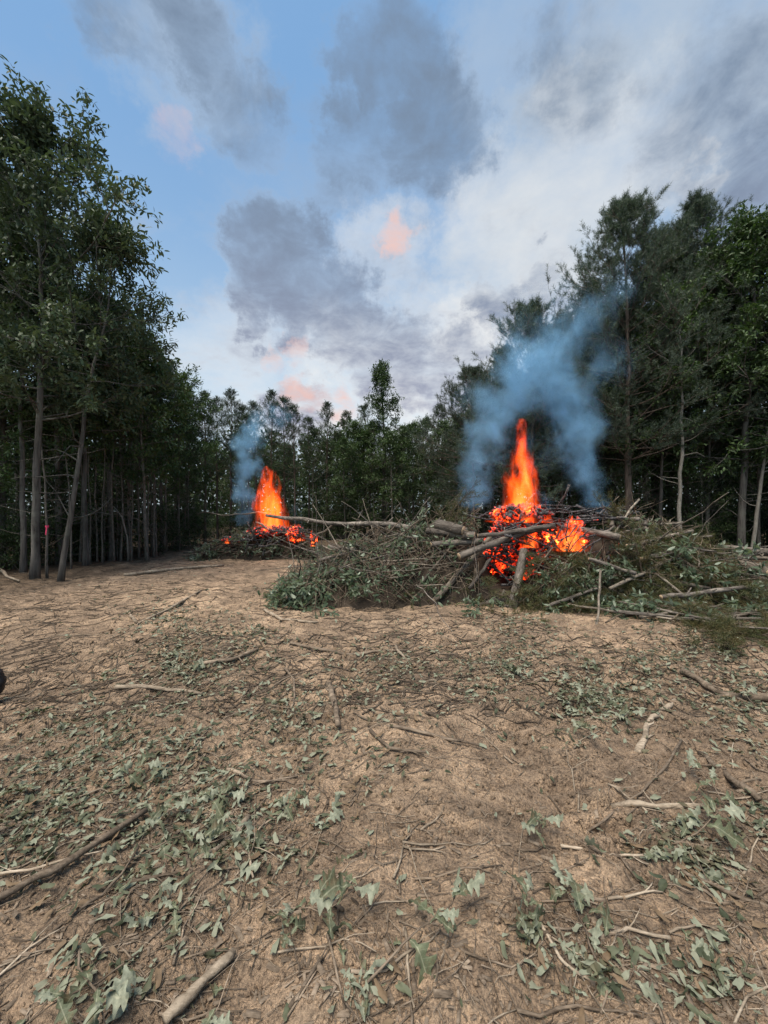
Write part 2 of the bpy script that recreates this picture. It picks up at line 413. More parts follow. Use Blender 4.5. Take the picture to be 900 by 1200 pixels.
# ------------------------------------------------------------------ ground
def axis(lo, hi, f0, f1, step, grow):
    mid = list(np.arange(f0, f1 + 1e-6, step)); a, s = f0, step
    left = []
    while a > lo: s *= grow; a -= s; left.append(a)
    a, s = mid[-1], step; right = []
    while a < hi: s *= grow; a += s; right.append(a)
    return np.array(left[::-1] + mid + right)

xs = axis(-90, 90, -3.2, 3.2, .020, 1.018); ys = axis(-12, 140, 1.0, 5.2, .018, 1.016)
X, Y = np.meshgrid(xs, ys); Z = gfine(X, Y)
ny, nx = X.shape; i = (np.arange(ny - 1)[:, None] * nx + np.arange(nx - 1)[None]).ravel()
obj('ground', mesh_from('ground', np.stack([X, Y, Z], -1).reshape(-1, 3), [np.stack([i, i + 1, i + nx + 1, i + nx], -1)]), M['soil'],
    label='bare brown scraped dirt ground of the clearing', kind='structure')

# ------------------------------------------------------------------ leaf templates
LEAF = (np.array([[0, 0, 0], [.32, .15, .05], [.32, -.15, .05], [.7, .14, .02], [.7, -.14, .02], [1, 0, -.1]]),
        np.array([[0, 2, 1], [1, 2, 4], [1, 4, 3], [3, 4, 5]]))
LEAF2 = (np.array([[0, 0, 0], [.45, .19, .05], [.45, -.19, .05], [1, 0, -.12]]), np.array([[0, 2, 1], [1, 2, 3]]))

def oak_leaf(curl, twist, seed):
    r = np.random.default_rng(seed); n = 17; t = np.linspace(0, 1, n); ph = r.uniform(-.3, .3)
    env = .30 * np.sin(math.pi * np.clip(t, .02, .985) ** 1.25) ** .75; V = []
    for sgn in (1, 0, -1):
        lob = env * (.66 + .36 * np.cos(2 * math.pi * (3.6 * t + .55) + ph + .5 * sgn)) * r.uniform(.8, 1.15)
        fold = r.uniform(.05, .55)
        for k in range(n):
            ww = max(lob[k], .012) * sgn
            V.append((t[k] + .25 * abs(ww), ww, -curl * (t[k] - .3) ** 2 + abs(ww) * fold + twist * ww * (t[k] - .2) * 3 + .02 * r.normal() + .05 * math.sin(9 * t[k] + seed)))
    Fc = []
    for k in range(n - 1):
        for s in (0, 1):
            a, b = s * n + k, (s + 1) * n + k; Fc += [(a, b, b + 1), (a, b + 1, a + 1)]
    return np.array(V), np.array(Fc)

def scrap(seed):
    """a torn, folded piece of leaf"""
    r = np.random.default_rng(seed); n = 11; a = (np.arange(n) + r.uniform(-.35, .35, n)) / n * 2 * math.pi; q = r.uniform(.28, .6, n)
    V = np.vstack([[[0, 0, .06]], np.stack([1.25 * q * np.cos(a), .42 * q * np.sin(a), r.normal(size=n) * .06 + r.normal() * .5 * (q * np.cos(a + r.normal())) ** 2], 1)])
    return V, np.array([(0, 1 + i, 1 + (i + 1) % n) for i in range(n)])
SCRAP = [scrap(i) for i in range(6)]

OAK = [oak_leaf(.5, .4, 1), oak_leaf(.9, -.7, 2), oak_leaf(-.5, .9, 3), oak_leaf(.3, -.6, 4), oak_leaf(1.0, .6, 5)]

def needle_shoot(seed, n=26, L=.17, nl=.075, w=.0075):
    r = np.random.default_rng(seed); mb = MB()
    t = r.uniform(.1, 1.0, n) * L; az = r.uniform(0, 2 * math.pi, n)
    out = np.stack([np.full(n, .85), np.cos(az), np.sin(az)], 1); out = unit(out + r.normal(size=(n, 3)) * .2)
    p = np.stack([t, 0 * t, 0 * t], 1); side = unit(np.cross(out, rnd_unit(r, n)))
    tip = p + out * (nl * r.uniform(.7, 1.2, n))[:, None]
    v = np.stack([p - side * w * .5, p + side * w * .5, tip], 1).reshape(-1, 3)
    return v, np.arange(3 * n).reshape(-1, 3)
SHOOT = needle_shoot(3)
SHOOT_S = needle_shoot(4, 14, .17, .085, .011)
SHOOT_L = needle_shoot(5, 34, .20, .085, .005)


# ------------------------------------------------------------------ tree builders (each returns a thing: trunk, crown)
def trunk_path(r, H, lean=(0, 0), wig=.035, n=16):
    t = np.linspace(0, 1, n); p = np.zeros((n, 3)); p[:, 2] = t * H - .12 * (t == 0)
    w = np.cumsum(r.normal(size=(n, 2)) * wig * H / n ** .5 * .5, axis=0); w -= w[0]
    p[:, 0] = lean[0] * H * t + w[:, 0] * t ** .5; p[:, 1] = lean[1] * H * t + w[:, 1] * t ** .5
    return p

def interp(p, t):
    q = np.clip(t, 0, 1) * (len(p) - 1); i = min(int(q), len(p) - 2); return p[i] + (p[i + 1] - p[i]) * (q - i)

def thing_tree(name, trunk_mb, crown_mb, bark, leaf, label=None, cat='tree', group=None):
    root = obj(name, None, label=label, cat=cat, group=group)
    obj('trunk', trunk_mb, bark, root)
    if crown_mb is not None and crown_mb.n: obj('crown', crown_mb, leaf, root)
    return root

def hardwood(name, seed, H, R, r0, cb=.3, nl=36, ns=7, nc=4, per=11, leaf=.13, lean=(0, 0), bark='bark', lm='hardleaf', shape=None, tmpl=LEAF, dead=4, wig=.035, hang=-.12):
    r = np.random.default_rng(seed); tb, cbm = MB(), MB()
    p = trunk_path(r, H, lean, wig); t = np.linspace(0, 1, len(p))
    rad = r0 * ((1 - t) ** .8 * .93 + .05); rad[0] *= 1.35
    tb.tube(p, rad, 10, rough=.03, r=r)
    shape = shape or (lambda q: (np.sin(math.pi * min(q * .85 + .14, 1)) ** .75))
    CP, CD = [], []
    for i in range(nl):
        q = ((i + .5) / nl) ** .85; tt = cb + (1 - cb) * q * .985
        a = i * 2.399 + r.normal() * .4; L = R * shape(q) * r.uniform(.65, 1.2) + .15
        el = math.radians(5 + 58 * q + r.normal() * 9)
        d = np.array([math.cos(a) * math.cos(el), math.sin(a) * math.cos(el), math.sin(el)])
        lp = wander(r, interp(p, tt), d, L, 7, .13, .02)
        lr = max(.008, np.interp(tt, t, rad) * .42)
        tb.tube(lp, np.linspace(lr, .006, 7), 5, False)
        for j in range(ns):
            f = r.uniform(.25, 1.0); bp = interp(lp, f)
            bd = unit(unit(lp[-1] - lp[0]) * .8 + r.normal(size=3) * .6 + np.array([0, 0, .15]))
            sp = wander(r, bp, bd, L * .36 * r.uniform(.6, 1.2) + .15, 4, .2, .0)
            tb.tube(sp, np.linspace(lr * .4 + .002, .003, 4), 3, False)
            for c in range(nc):
                CP.append(interp(sp, r.uniform(.35, 1)) + r.normal(size=3) * .07); CD.append(unit(sp[-1] - sp[0]))
    for i in range(dead):                                     # bare dead limbs below the crown
        tt = r.uniform(cb * .35, cb * 1.1); a = r.uniform(0, 6.28)
        lp = wander(r, interp(p, tt), (math.cos(a), math.sin(a), r.uniform(-.1, .6)), r.uniform(.5, 1.7), 6, .2, .03)
        tb.tube(lp, np.linspace(.016, .004, 6), 4, False)
    CP, CD = np.array(CP), np.array(CD); n = len(CP) * per
    pos = np.repeat(CP, per, 0) + r.normal(size=(n, 3)) * .07
    d = unit(np.repeat(CD, per, 0) * .55 + rnd_unit(r, n) * .8 + np.array([0, 0, hang]))
    nrm = unit(np.array([0, 0, 1.0]) + r.normal(size=(n, 3)) * .45)
    cbm.place(*tmpl, pos, d, nrm, leaf * r.uniform(.65, 1.2, n))
    return thing_tree(name, tb, cbm, M[bark], M[lm])

def pine(name, seed, H, R, r0, cb=.35, nw=16, per_whorl=4, ns=6, nt=5, lean=(0, 0), bark='pinebark', lm='pineleaf', shape=None, shoot=SHOOT, up=.05, dead=8, tuft=1.0, wig=.03):
    r = np.random.default_rng(seed); tb, cbm = MB(), MB()
    p = trunk_path(r, H, lean, wig); t = np.linspace(0, 1, len(p)); rad = r0 * ((1 - t) ** .85 * .95 + .035); rad[0] *= 1.2
    tb.tube(p, rad, 9, rough=.03, r=r)
    shape = shape or (lambda q: (1 - q) ** .65 * (.55 + .45 * min(q * 5, 1)))
    P, D = [], []
    def tuft_line(line, n, lo):
        for c in range(n):
            f = r.uniform(lo, 1) if c else 1.0
            P.append(interp(line, f)); D.append(unit(unit(line[-1] - line[-2]) * .7 + r.normal(size=3) * .4 + np.array([0, 0, .35])))
    for w in range(nw):
        q = (w + .5) / nw; tt = cb + (1 - cb) * q * .97; a0 = r.uniform(0, 6.28)
        for k in range(per_whorl):
            if r.random() < .12: continue
            a = a0 + k * 6.283 / per_whorl + r.normal() * .3; L = R * shape(q) * r.uniform(.55, 1.2) + .12
            el = math.radians(2 + 50 * q ** 1.3 + r.normal() * 8)
            d = np.array([math.cos(a) * math.cos(el), math.sin(a) * math.cos(el), math.sin(el)])
            lp = wander(r, interp(p, tt), d, L, 7, .10, up); lr = max(.007, np.interp(tt, t, rad) * .3)
            tb.tube(lp, np.linspace(lr, .005, 7), 4, False); tuft_line(lp, nt, .5)
            for j in range(ns):
                f = r.uniform(.3, .97); bd = unit(unit(lp[-1] - lp[0]) * .75 + r.normal(size=3) * np.array([.6, .6, .25]) + np.array([0, 0, .25]))
                sp = wander(r, interp(lp, f), bd, (L * .34 + .12) * r.uniform(.5, 1.2), 4, .15, up)
                tb.tube(sp, np.linspace(.007, .003, 4), 3, False); tuft_line(sp, nt, .3)
    P.append(p[-1]); D.append(np.array([0, 0, 1.0]))
    for i in range(dead):
        tt = r.uniform(.12, cb * 1.05); a = r.uniform(0, 6.28)
        lp = wander(r, interp(p, tt), (math.cos(a), math.sin(a), r.uniform(-.15, .35)), r.uniform(.3, 1.2), 5, .15, .02)
        tb.tube(lp, np.linspace(.012, .003, 5), 3, False)
    P, D = np.array(P), np.array(D)
    cbm.place(*shoot, P, D, rnd_unit(r, len(P)), tuft * r.uniform(.7, 1.25, len(P)))
    return thing_tree(name, tb, cbm, M[bark], M[lm])

def sapling(name, seed, H, R, r0, per=7, leaf=.11, lm='underleaf', nl=16, cb=.1):
    return hardwood(name, seed, H, R, r0, cb, nl, 4, 3, per, leaf, bark='thinbark', lm=lm, tmpl=LEAF2, dead=1, wig=.06,
                    shape=lambda q: .55 + .45 * math.sin(math.pi * q))

def put(t, x, y, rz=0.0, s=1.0, label=None, group=None, cat=None):
    t.location = (x, y, float(gh(x, y)) - .03); t.rotation_euler = (0, 0, rz); t.scale = (s, s, s)
    if label: t['label'] = label
    if group: t['group'] = group
    if cat: t['category'] = cat
    return t

def pix(px, d): return (px - CX) / F * d, d
R0 = np.random.default_rng(2024)
cone = lambda q: (1 - q) ** .8 * (.6 + .4 * min(q * 6, 1)) + .06

# the tall trees that stand out one by one
x, y = pix(40, 8.7)
put(hardwood('oak_tree', 11, 9.7, 2.5, .088, .36, 48, 8, 4, 13, .14, lm='oakleaf', lean=(.025, 0), dead=6), x, y,
    label='tallest oak with a thick straight grey trunk at the corner of the clearing')
x, y = pix(27, 9.4)
put(hardwood('oak_tree', 12, 9.0, 2.3, .066, .40, 34, 7, 4, 11, .135, lm='oakleaf', lean=(-.03, .02)), x, y,
    label='slimmer grey-trunked oak close behind the tallest oak')
x, y = pix(70, 8.6)
put(hardwood('oak_tree', 13, 7.4, 1.8, .062, .52, 26, 7, 4, 12, .135, lm='oakleaf', lean=(.125, .0), dead=7), x, y,
    label='oak with a slanting trunk beside the tallest oak')
x, y = pix(738, 13.2)
put(pine('pine_tree', 21, 12.3, 3.9, .13, .26, 24, 5, 9, 6, tuft=1.4, lm='bluepine', up=.07, dead=12), x, y,
    label='tall feathery pine with a thick trunk just behind the big burning pile')
x, y = pix(803, 14.2)
put(pine('pine_tree', 22, 12.8, 3.4, .11, .30, 24, 5, 9, 6, tuft=1.4, lm='bluepine', up=.08), x, y,
    label='tall narrow pine next to the thick-trunked pine behind the burning pile')
x, y = pix(622, 14.6)
put(pine('pine_tree', 23, 9.2, 3.7, .11, .22, 20, 5, 9, 6, tuft=1.4, lm='bluepine', up=.06), x, y,
    label='shorter spreading pine standing in the smoke of the big fire')
x, y = pix(450, 21.5)
put(hardwood('broadleaf_tree', 24, 9.5, 1.7, .12, .22, 44, 6, 4, 10, .14, shape=cone), x, y,
    label='pointed cone-shaped tree rising above the treeline between the two fires')
for sd_, px, d, H, R, lab in ((31, 868, 12.6, 10.6, 2.8, 'broad dome-crowned tree with paired trunks beside the fallen logs'),
                              (32, 935, 12.0, 10.6, 2.7, 'broadleaf tree at the far end of the fallen logs, past the dome-crowned tree')):
    x, y = pix(px, d)
    put(hardwood('broadleaf_tree', sd_, H, R, .12, .27, 46, 8, 4, 12, .15), x, y, label=lab)
x, y = pix(798, 12.4)
put(hardwood('broadleaf_tree', 33, 8.5, 1.3, .07, .6, 16, 5, 3, 9, .12, bark='palebark', wig=.06, dead=6), x, y,
    label='slim pale-barked wavy trunk between the two tall pines and the fallen logs')
x, y = pix(880, 12.2)
put(hardwood('broadleaf_tree', 34, 7.5, 1.6, .06, .5, 18, 6, 3, 9, .12, lean=(.07, 0), bark='palebark', wig=.07, dead=6), x, y,
    label='thin pale leaning tree in front of the dome-crowned tree')

fill = [o for o in COL.objects if o.name.startswith('pine_tree') and o.parent is None]
for src, px, d, s, lab in ((0, 592, 15.6, .66, 'small pine on the treeline side of the pine in the smoke'), (2, 657, 15.4, .98, 'pine between the pine in the smoke and the thick-trunked pine'), (1, 694, 14.6, .80, 'pine crowding close against the thick-trunked pine'), (0, 768, 15.0, .98, 'pine standing between the two tallest pines'), (2, 555, 17.5, .85, 'low bushy pine at the end of the back treeline by the smoke')):
    x, y = pix(px, d); put(copy_tree(fill[src]), x, y, px * .7, s, lab)
# kinds that repeat: one of each kind, then copies
PROTO = {
    'h1': hardwood('broadleaf_tree', 41, 9.0, 2.0, .10, .32, 32, 7, 4, 10, .15),
    'h2': hardwood('broadleaf_tree', 42, 8.0, 1.7, .085, .42, 28, 7, 4, 10, .15, wig=.05),
    'h3': hardwood('broadleaf_tree', 43, 7.0, 1.3, .06, .38, 26, 6, 4, 9, .14, wig=.05, bark='thinbark', dead=8),
    'p1': pine('pine_tree', 44, 8.5, 1.5, .09, .40, 15, 4, 5, 4, up=.06, shoot=SHOOT_S, tuft=1.2),
    'p2': pine('pine_tree', 45, 7.6, 1.2, .07, .50, 13, 4, 4, 4, up=.08, shoot=SHOOT_S, tuft=1.15, dead=14),
    'p3': pine('pine_tree', 46, 9.2, 1.3, .085, .45, 15, 4, 5, 4, up=.07, shoot=SHOOT_S, tuft=1.2),
    'd1': pine('bare_pole_tree', 47, 7.0, .7, .042, .72, 6, 4, 3, 3, shoot=SHOOT_S, dead=18, bark='thinbark'),
    'd2': pine('bare_pole_tree', 48, 6.4, .6, .032, .75, 5, 4, 3, 3, shoot=SHOOT_S, dead=14, bark='thinbark', wig=.05),
    's1': sapling('sapling', 51, 3.0, 1.0, .022), 's2': sapling('sapling', 52, 2.2, .9, .018), 's3': sapling('sapling', 53, 3.8, 1.1, .028),
    'u1': sapling('shrub', 54, 1.1, .7, .012, 8, .10, nl=18, cb=.02), 'u2': sapling('shrub', 55, .8, .6, .01, 8, .09, nl=16, cb=.02),
}
USED = set()
def inst(k, x, y, s, label, group, cat='tree'):
    t = PROTO[k] if k not in USED else copy_tree(PROTO[k]); USED.add(k)
    return put(t, x, y, R0.uniform(0, 6.28), s, label, group, cat)

H0 = {'h1': 9.9, 'h2': 8.8, 'h3': 7.6, 'p1': 8.5, 'p2': 7.6, 'p3': 9.2, 'd1': 7.0, 'd2': 6.4}
def row(lst, fmt, group):
    """a row of trees, each named by its rank along the row"""
    rank = {q: i for i, q in enumerate(sorted(lst, key=lambda q: q[1]))}
    for q in lst: topped(*q, fmt % ORD[rank[q]], group)
def topped(k, px, py, d, label, group):
    """a copy whose top reaches the pixel row py when it stands at the depth d"""
    x, y = pix(px, d); inst(k, x, y, ((HY - py) / F * d + EYE) / H0[k], label, group)

ORD = 'first second third fourth fifth sixth seventh eighth ninth tenth eleventh twelfth thirteenth fourteenth fifteenth sixteenth seventeenth eighteenth nineteenth twentieth twenty-first twenty-second twenty-third'.split()
LW = ('broadleaf tree in the dense stand along the side of the clearing by the leaning oak', 'broadleaf trees along the oak side of the clearing')
row((('h1', 0, 175, 10.5), ('h1', 70, 265, 11), ('h1', -15, 250, 10.2), ('h2', 100, 330, 10.6), ('h1', 130, 335, 12), ('h2', 152, 372, 12.5), ('h3', 172, 385, 12.2), ('h1', 190, 408, 14),
                     ('h2', 208, 430, 15), ('h3', 222, 452, 16), ('h2', -40, 160, 10), ('h2', 20, 330, 12.5), ('h1', 75, 350, 14), ('h2', 112, 380, 15), ('h3', -20, 380, 9.2)),
    '%s broadleaf tree beside the oaks, counting along the clearing toward the small fire', LW[1])
LP = ('thin bare-stemmed young tree in the thicket beside the oaks', 'thin stems in the thicket by the oaks')
for px, d in ((112, 11.6), (128, 12.5), (137, 12.2), (146, 13.1), (151, 12.4), (160, 12.9), (168, 14), (176, 13.4), (184, 14.3), (193, 13.8), (92, 11.2), (100, 12.8), (205, 15), (214, 15.5), (228, 16.5), (118, 11.4), (122, 12.0), (133, 11.8), (142, 12.0), (155, 12.1), (164, 12.6), (172, 12.8), (180, 13.1), (188, 13.2), (198, 14), (210, 14.6), (105, 11), (85, 10.2), (222, 15.6)):
    x, y = pix(px + R0.normal() * 2, d); inst('d1' if R0.random() < .5 else 'd2', x, y, R0.uniform(.75, 1.0), *LP)
LB = ('young pine in the dark row behind the small burning pile', 'young pines behind the small fire')
row((('p1', 240, 462, 17), ('p2', 255, 470, 18), ('p3', 270, 458, 19), ('p1', 284, 478, 20), ('p2', 300, 474, 20), ('p3', 318, 462, 19.5), ('p1', 333, 468, 20), ('p2', 346, 478, 19), ('p1', 362, 492, 21), ('p2', 292, 490, 17.5)),
    '%s young pine behind the small fire, counting from the oak side', LB[1])
LC = ('slender tree in the back treeline between the two fires', 'slender trees of the back treeline')
row((('p3', 383, 474, 21), ('h3', 372, 496, 22), ('h2', 396, 500, 22.5), ('p2', 408, 486, 22), ('h3', 418, 488, 21), ('h2', 434, 492, 22), ('p1', 427, 478, 23), ('h3', 470, 494, 20.5), ('h2', 484, 490, 22), ('h1', 500, 484, 23),
                     ('p2', 512, 478, 22), ('h3', 522, 488, 20.5), ('h2', 536, 484, 21), ('h1', 552, 474, 20), ('h2', 568, 468, 19), ('h3', 580, 440, 18), ('h1', 592, 420, 18), ('p1', 545, 465, 21), ('h3', 460, 500, 19.5), ('h3', 405, 510, 19.5)),
    '%s slender tree of the back treeline, counting from the small fire to the big fire', LC[1])
LR = ('dark broadleaf tree in the tall stand behind the big burning pile', 'broadleaf trees behind the big fire')
row((('h1', 648, 400, 16), ('h2', 668, 390, 16), ('h1', 690, 370, 15.5), ('h2', 712, 345, 15.5), ('h1', 602, 440, 16.5), ('h1', 630, 415, 16.2), ('h1', 765, 295, 16), ('h2', 785, 290, 15), ('h1', 830, 275, 14.5), ('h2', 845, 290, 15.5), ('h1', 905, 262, 13.5),
                     ('h2', 775, 400, 13.6), ('h3', 755, 380, 14.2), ('h2', 830, 380, 13.4), ('h1', 640, 440, 18), ('h1', 960, 240, 12), ('h2', 1010, 260, 12), ('h3', 890, 400, 13), ('h3', 700, 430, 14.5), ('h3', 660, 440, 15)),
    '%s broadleaf tree behind the big pile, counting toward the fallen logs', LR[1])
LD = ('tree deep inside the dark woods behind the clearing edge', 'trees deep in the woods')
n = 0
while n < 95:
    x, y = R0.uniform(-34, 34), R0.uniform(12, 44)
    inside = (abs(x) < 9.5 and y < 23) or (x > -8 and x < 14 and y < 17)
    if inside or math.hypot(x, y) < 15 and x < 0 and x > -9 or abs(x) > y * 1.3 + 2: continue
    k = ('h1', 'h2', 'h3', 'p1', 'p3', 'd1')[int(R0.integers(6))]
    inst(k, x, y, R0.uniform(.72, .98) * (1.1 if x > 6 else 0.9 if abs(x) < 8 else 1.0), *LD); n += 1
LS = ('leafy sapling at the shaded foot of the woods', 'saplings at the foot of the woods')
LU = ('low leafy shrub on the shaded forest floor', 'shrubs on the forest floor')
def edge_pt():
    q = R0.random()
    if q < .3: px = R0.uniform(-10, 235); d = np.interp(px, [0, 110, 200, 240], [9.6, 11.5, 14, 17.]) + R0.exponential(1.6)
    elif q < .6: px = R0.uniform(235, 600); d = np.interp(px, [235, 300, 500, 600], [17.5, 19.5, 20, 18]) + R0.exponential(1.8)
    else: px = R0.uniform(600, 960); d = np.interp(px, [600, 700, 900], [17, 14, 12.8]) + R0.exponential(1.6)
    return pix(px, d)
def where(x, y): return 'beside the oaks' if x / y < -.47 else 'between the two fires, behind the small one' if x / y < .2 else 'behind the big pile and fallen logs'
for i in range(110):
    x, y = edge_pt(); w = where(x, y); inst(('s1', 's2', 's3')[i % 3], x, y, R0.uniform(.7, 1.15), 'leafy sapling in the woods ' + w, 'saplings ' + w)
for i in range(110):
    x, y = edge_pt(); w = where(x, y); inst(('u1', 'u2')[i % 2], x, y, R0.uniform(.6, 1.1), 'low leafy shrub on the forest floor ' + w, 'shrubs ' + w, cat='shrub')

# the woods beyond, where nothing can be told apart any more
mb = MB(); r = np.random.default_rng(8); n = 70000
a = r.uniform(math.radians(-62), math.radians(62), n); dd = r.uniform(36, 46, n)
pos = np.stack([np.sin(a) * dd, np.cos(a) * dd, r.uniform(0, 1, n) ** 1.15 * 8.6 * (.75 + .5 * (vnoise(a * 40, 0 * a, 5) + .5))], 1)
mb.place(*LEAF2, pos, rnd_unit(r, n), rnd_unit(r, n), r.uniform(.3, .75, n))
obj('far_woods', mb, M['underleaf'], label='dark far-off woods filling the gaps between trunks', cat='woods', kind='stuff')
# ------------------------------------------------------------------ the brush piles
HX = [-1.9, -1.55, -.78, 0, .78, 1.1, 1.7, 2.33, 3.1, 3.9, 4.67, 5.44, 5.9, 6.4]
HZ = [.0, .32, .70, .86, 1.12, 1.36, 1.42, 1.5, 1.48, 1.5, 1.42, 1.2, .85, .0]
def mound(x, y):
    """height of the big pile above the ground"""
    w = np.where(y < 7.35, 1.15 + .12 * fbm(x * 1.3, 0 * x, 91, 2), 1.5)
    return np.interp(x, HX, HZ) * np.clip(1 - ((y - 7.35) / w) ** 2, 0, 1) ** .75 * (1 + .25 * fbm(x * 2, y * 2, 92, 2))
def mound2(x, y):
    """height of the small pile"""
    return np.interp(x, [-6.3, -5.4, -4.6, -3.8, -3.0, -2.3, -1.9], [0, .35, .6, .78, .62, .3, 0]) * np.clip(1 - ((y - 13.0) / 1.15) ** 2, 0, 1) ** .7
def proj(p): return CX + F * p[0] / p[1], HY - F * (p[2] - EYE) / p[1]
def in_cavity(p, grow=0):
    px, py = proj(p); return 566 - grow < px < 704 + grow and 585 < py < (684 if px < 636 else 648) + grow and p[1] < 8.0
def log_zone(p):
    px, py = proj(p); return (488 < px < 606 and 596 < py < 728) or (700 < px < 735 and 620 < py < 640)
def surf(x, y, fn=mound):
    e = .03; z = float(gh(x, y)) + float(fn(np.array(x), np.array(y)))
    gx = float(fn(np.array(x + e), np.array(y)) - fn(np.array(x - e), np.array(y))) / (2 * e)
    gy = float(fn(np.array(x), np.array(y + e)) - fn(np.array(x), np.array(y - e))) / (2 * e)
    nn = np.array([-gx, -gy, 1.0]); return np.array([x, y, z]), nn / np.linalg.norm(nn)

# dark ash and rotted brush inside each pile
for fn, (x0, x1, y0, y1), lab in ((mound, (-1.9, 6.4, 6.0, 8.9), 'dark ash and earth heaped under the big burning pile'),
                                  (mound2, (-6.3, -1.9, 11.8, 14.2), 'dark ash and earth heaped under the small burning pile')):
    gx, gy = np.meshgrid(np.linspace(x0, x1, 120), np.linspace(y0, y1, 50))
    hz = fn(gx, gy) * .82 + .05 * fbm(gx * 6, gy * 6, 95, 3) - .05
    if fn is mound:      # burnt-out hollow
        hol = np.exp(-((gx - 2.5) / 1.0) ** 4) * np.clip((7.35 - gy) / .35, 0, 1); hz = hz * (1 - .75 * hol)
    gz = gh(gx, gy) + hz
    m_, n_ = gx.shape; i = (np.arange(m_ - 1)[:, None] * n_ + np.arange(n_ - 1)[None]).ravel()
    obj('ash_mound', mesh_from('ash_mound', np.stack([gx, gy, gz], -1).reshape(-1, 3), [np.stack([i, i + 1, i + n_ + 1, i + n_], -1)]), M['ash'], label=lab, cat='ash', kind='stuff')

def brush(name, seed, fn, xr, yr, nst, nlf, lab, leafm, lsz):
    r = np.random.default_rng(seed); mb, lf = MB(), MB(); P = []
    c = 0
    while c < nst:
        x, y = r.uniform(*xr), r.uniform(*yr)
        p, nn = surf(x, y, fn)
        if fn(np.array(x), np.array(y)) < .05 or in_cavity(p, 6): continue
        c += 1; d = unit(np.cross(nn, rnd_unit(r, 1)[0]) + nn * r.normal() * .25)
        L = r.uniform(.3, 1.3); ra = r.uniform(.003, .011) * (1.6 if y > 10 else 1)
        q = wander(r, p - d * L / 2 + nn * r.uniform(-.05, .1), d, L, 5, .16)
        if any(in_cavity(v) for v in q): continue
        mb.tube(q, np.linspace(ra, ra * .35, 5), 4, False)
    o = obj(name, mb, M['twigs'], label=lab, cat='brush', kind='stuff')
    pts, nr = [], []
    while len(pts) < nlf:
        p, nn = surf(r.uniform(*xr), r.uniform(*yr), fn)
        if fn(np.array(p[0]), np.array(p[1])) < .04 or in_cavity(p, 10): continue
        k = 6; q = p + nn * r.uniform(-.03, .1)
        pts += list(q + r.normal(size=(k, 3)) * .09); nr += [nn] * k
    pts, nr = np.array(pts), np.array(nr); n = len(pts)
    lf.place(*LEAF, pts, unit(rnd_unit(r, n) + np.array([0, -.2, -.35])), unit(nr + r.normal(size=(n, 3)) * .7), lsz * r.uniform(.6, 1.3, n))
    obj('foliage', lf, leafm, o, kind='stuff')
brush('brush_tangle', 61, mound, (-1.9, 6.3), (6.15, 8.0), 1500, 4200, 'tangle of fine twigs and leaves filling the big burning pile', M['cutleaf'], .10)
brush('brush_tangle', 62, mound2, (-6.2, -2.0), (11.9, 13.6), 700, 1500, 'tangle of fine twigs and leaves filling the small burning pile', M['cutleaf'], .12)

def log_between(name, a, b, r0, r1, m, label, cat='log', group=None, seed=0, wig=.02, k=10, stubs=2, n=9, ends=True):
    """a log or branch from a to b: bark with knots, broken side stubs, pale cut ends"""
    r = np.random.default_rng(seed + 7000); a, b = np.array(a, float), np.array(b, float); L = np.linalg.norm(b - a)
    t = np.linspace(0, 1, n); q = np.cumsum(r.normal(size=(n, 3)) * wig, axis=0); q -= q[0]; q -= t[:, None] * q[-1]
    pts = np.array([L, 0, 0])[None] * t[:, None] + q * L; mb = MB()
    rad = np.linspace(r0, r1, n) * (1 + .05 * r.normal(size=n)); mb.tube(pts, rad, k, True, .05, r)
    for s_ in range(stubs):
        f = r.uniform(.15, .9); d = unit(np.array([r.uniform(.2, .8), 0, 0]) + rnd_unit(r, 1)[0]); c = interp(pts, f); rr = np.interp(f, t, rad)
        sl = r.uniform(1.2, 3.5) * rr + .03
        mb.tube(wander(r, c, d, sl, 4, .15), np.linspace(rr * .5, rr * .22, 4), 6)
    root = obj(name, mb, m, None, a, label, cat, group); root.rotation_euler = Vector(b - a).to_track_quat('X', 'Z').to_euler()
    if ends and r0 > .03:
        for (c, d, rr) in ((pts[0], pts[0] - pts[1], rad[0]), (pts[-1], pts[-1] - pts[-2], rad[-1])):
            e = MB(); d = unit(d); e.tube(np.array([c - d * .004, c + d * .003]), [rr * .93, rr * .88], k); obj('cut_end', e, M['cutend'], root)
    return root

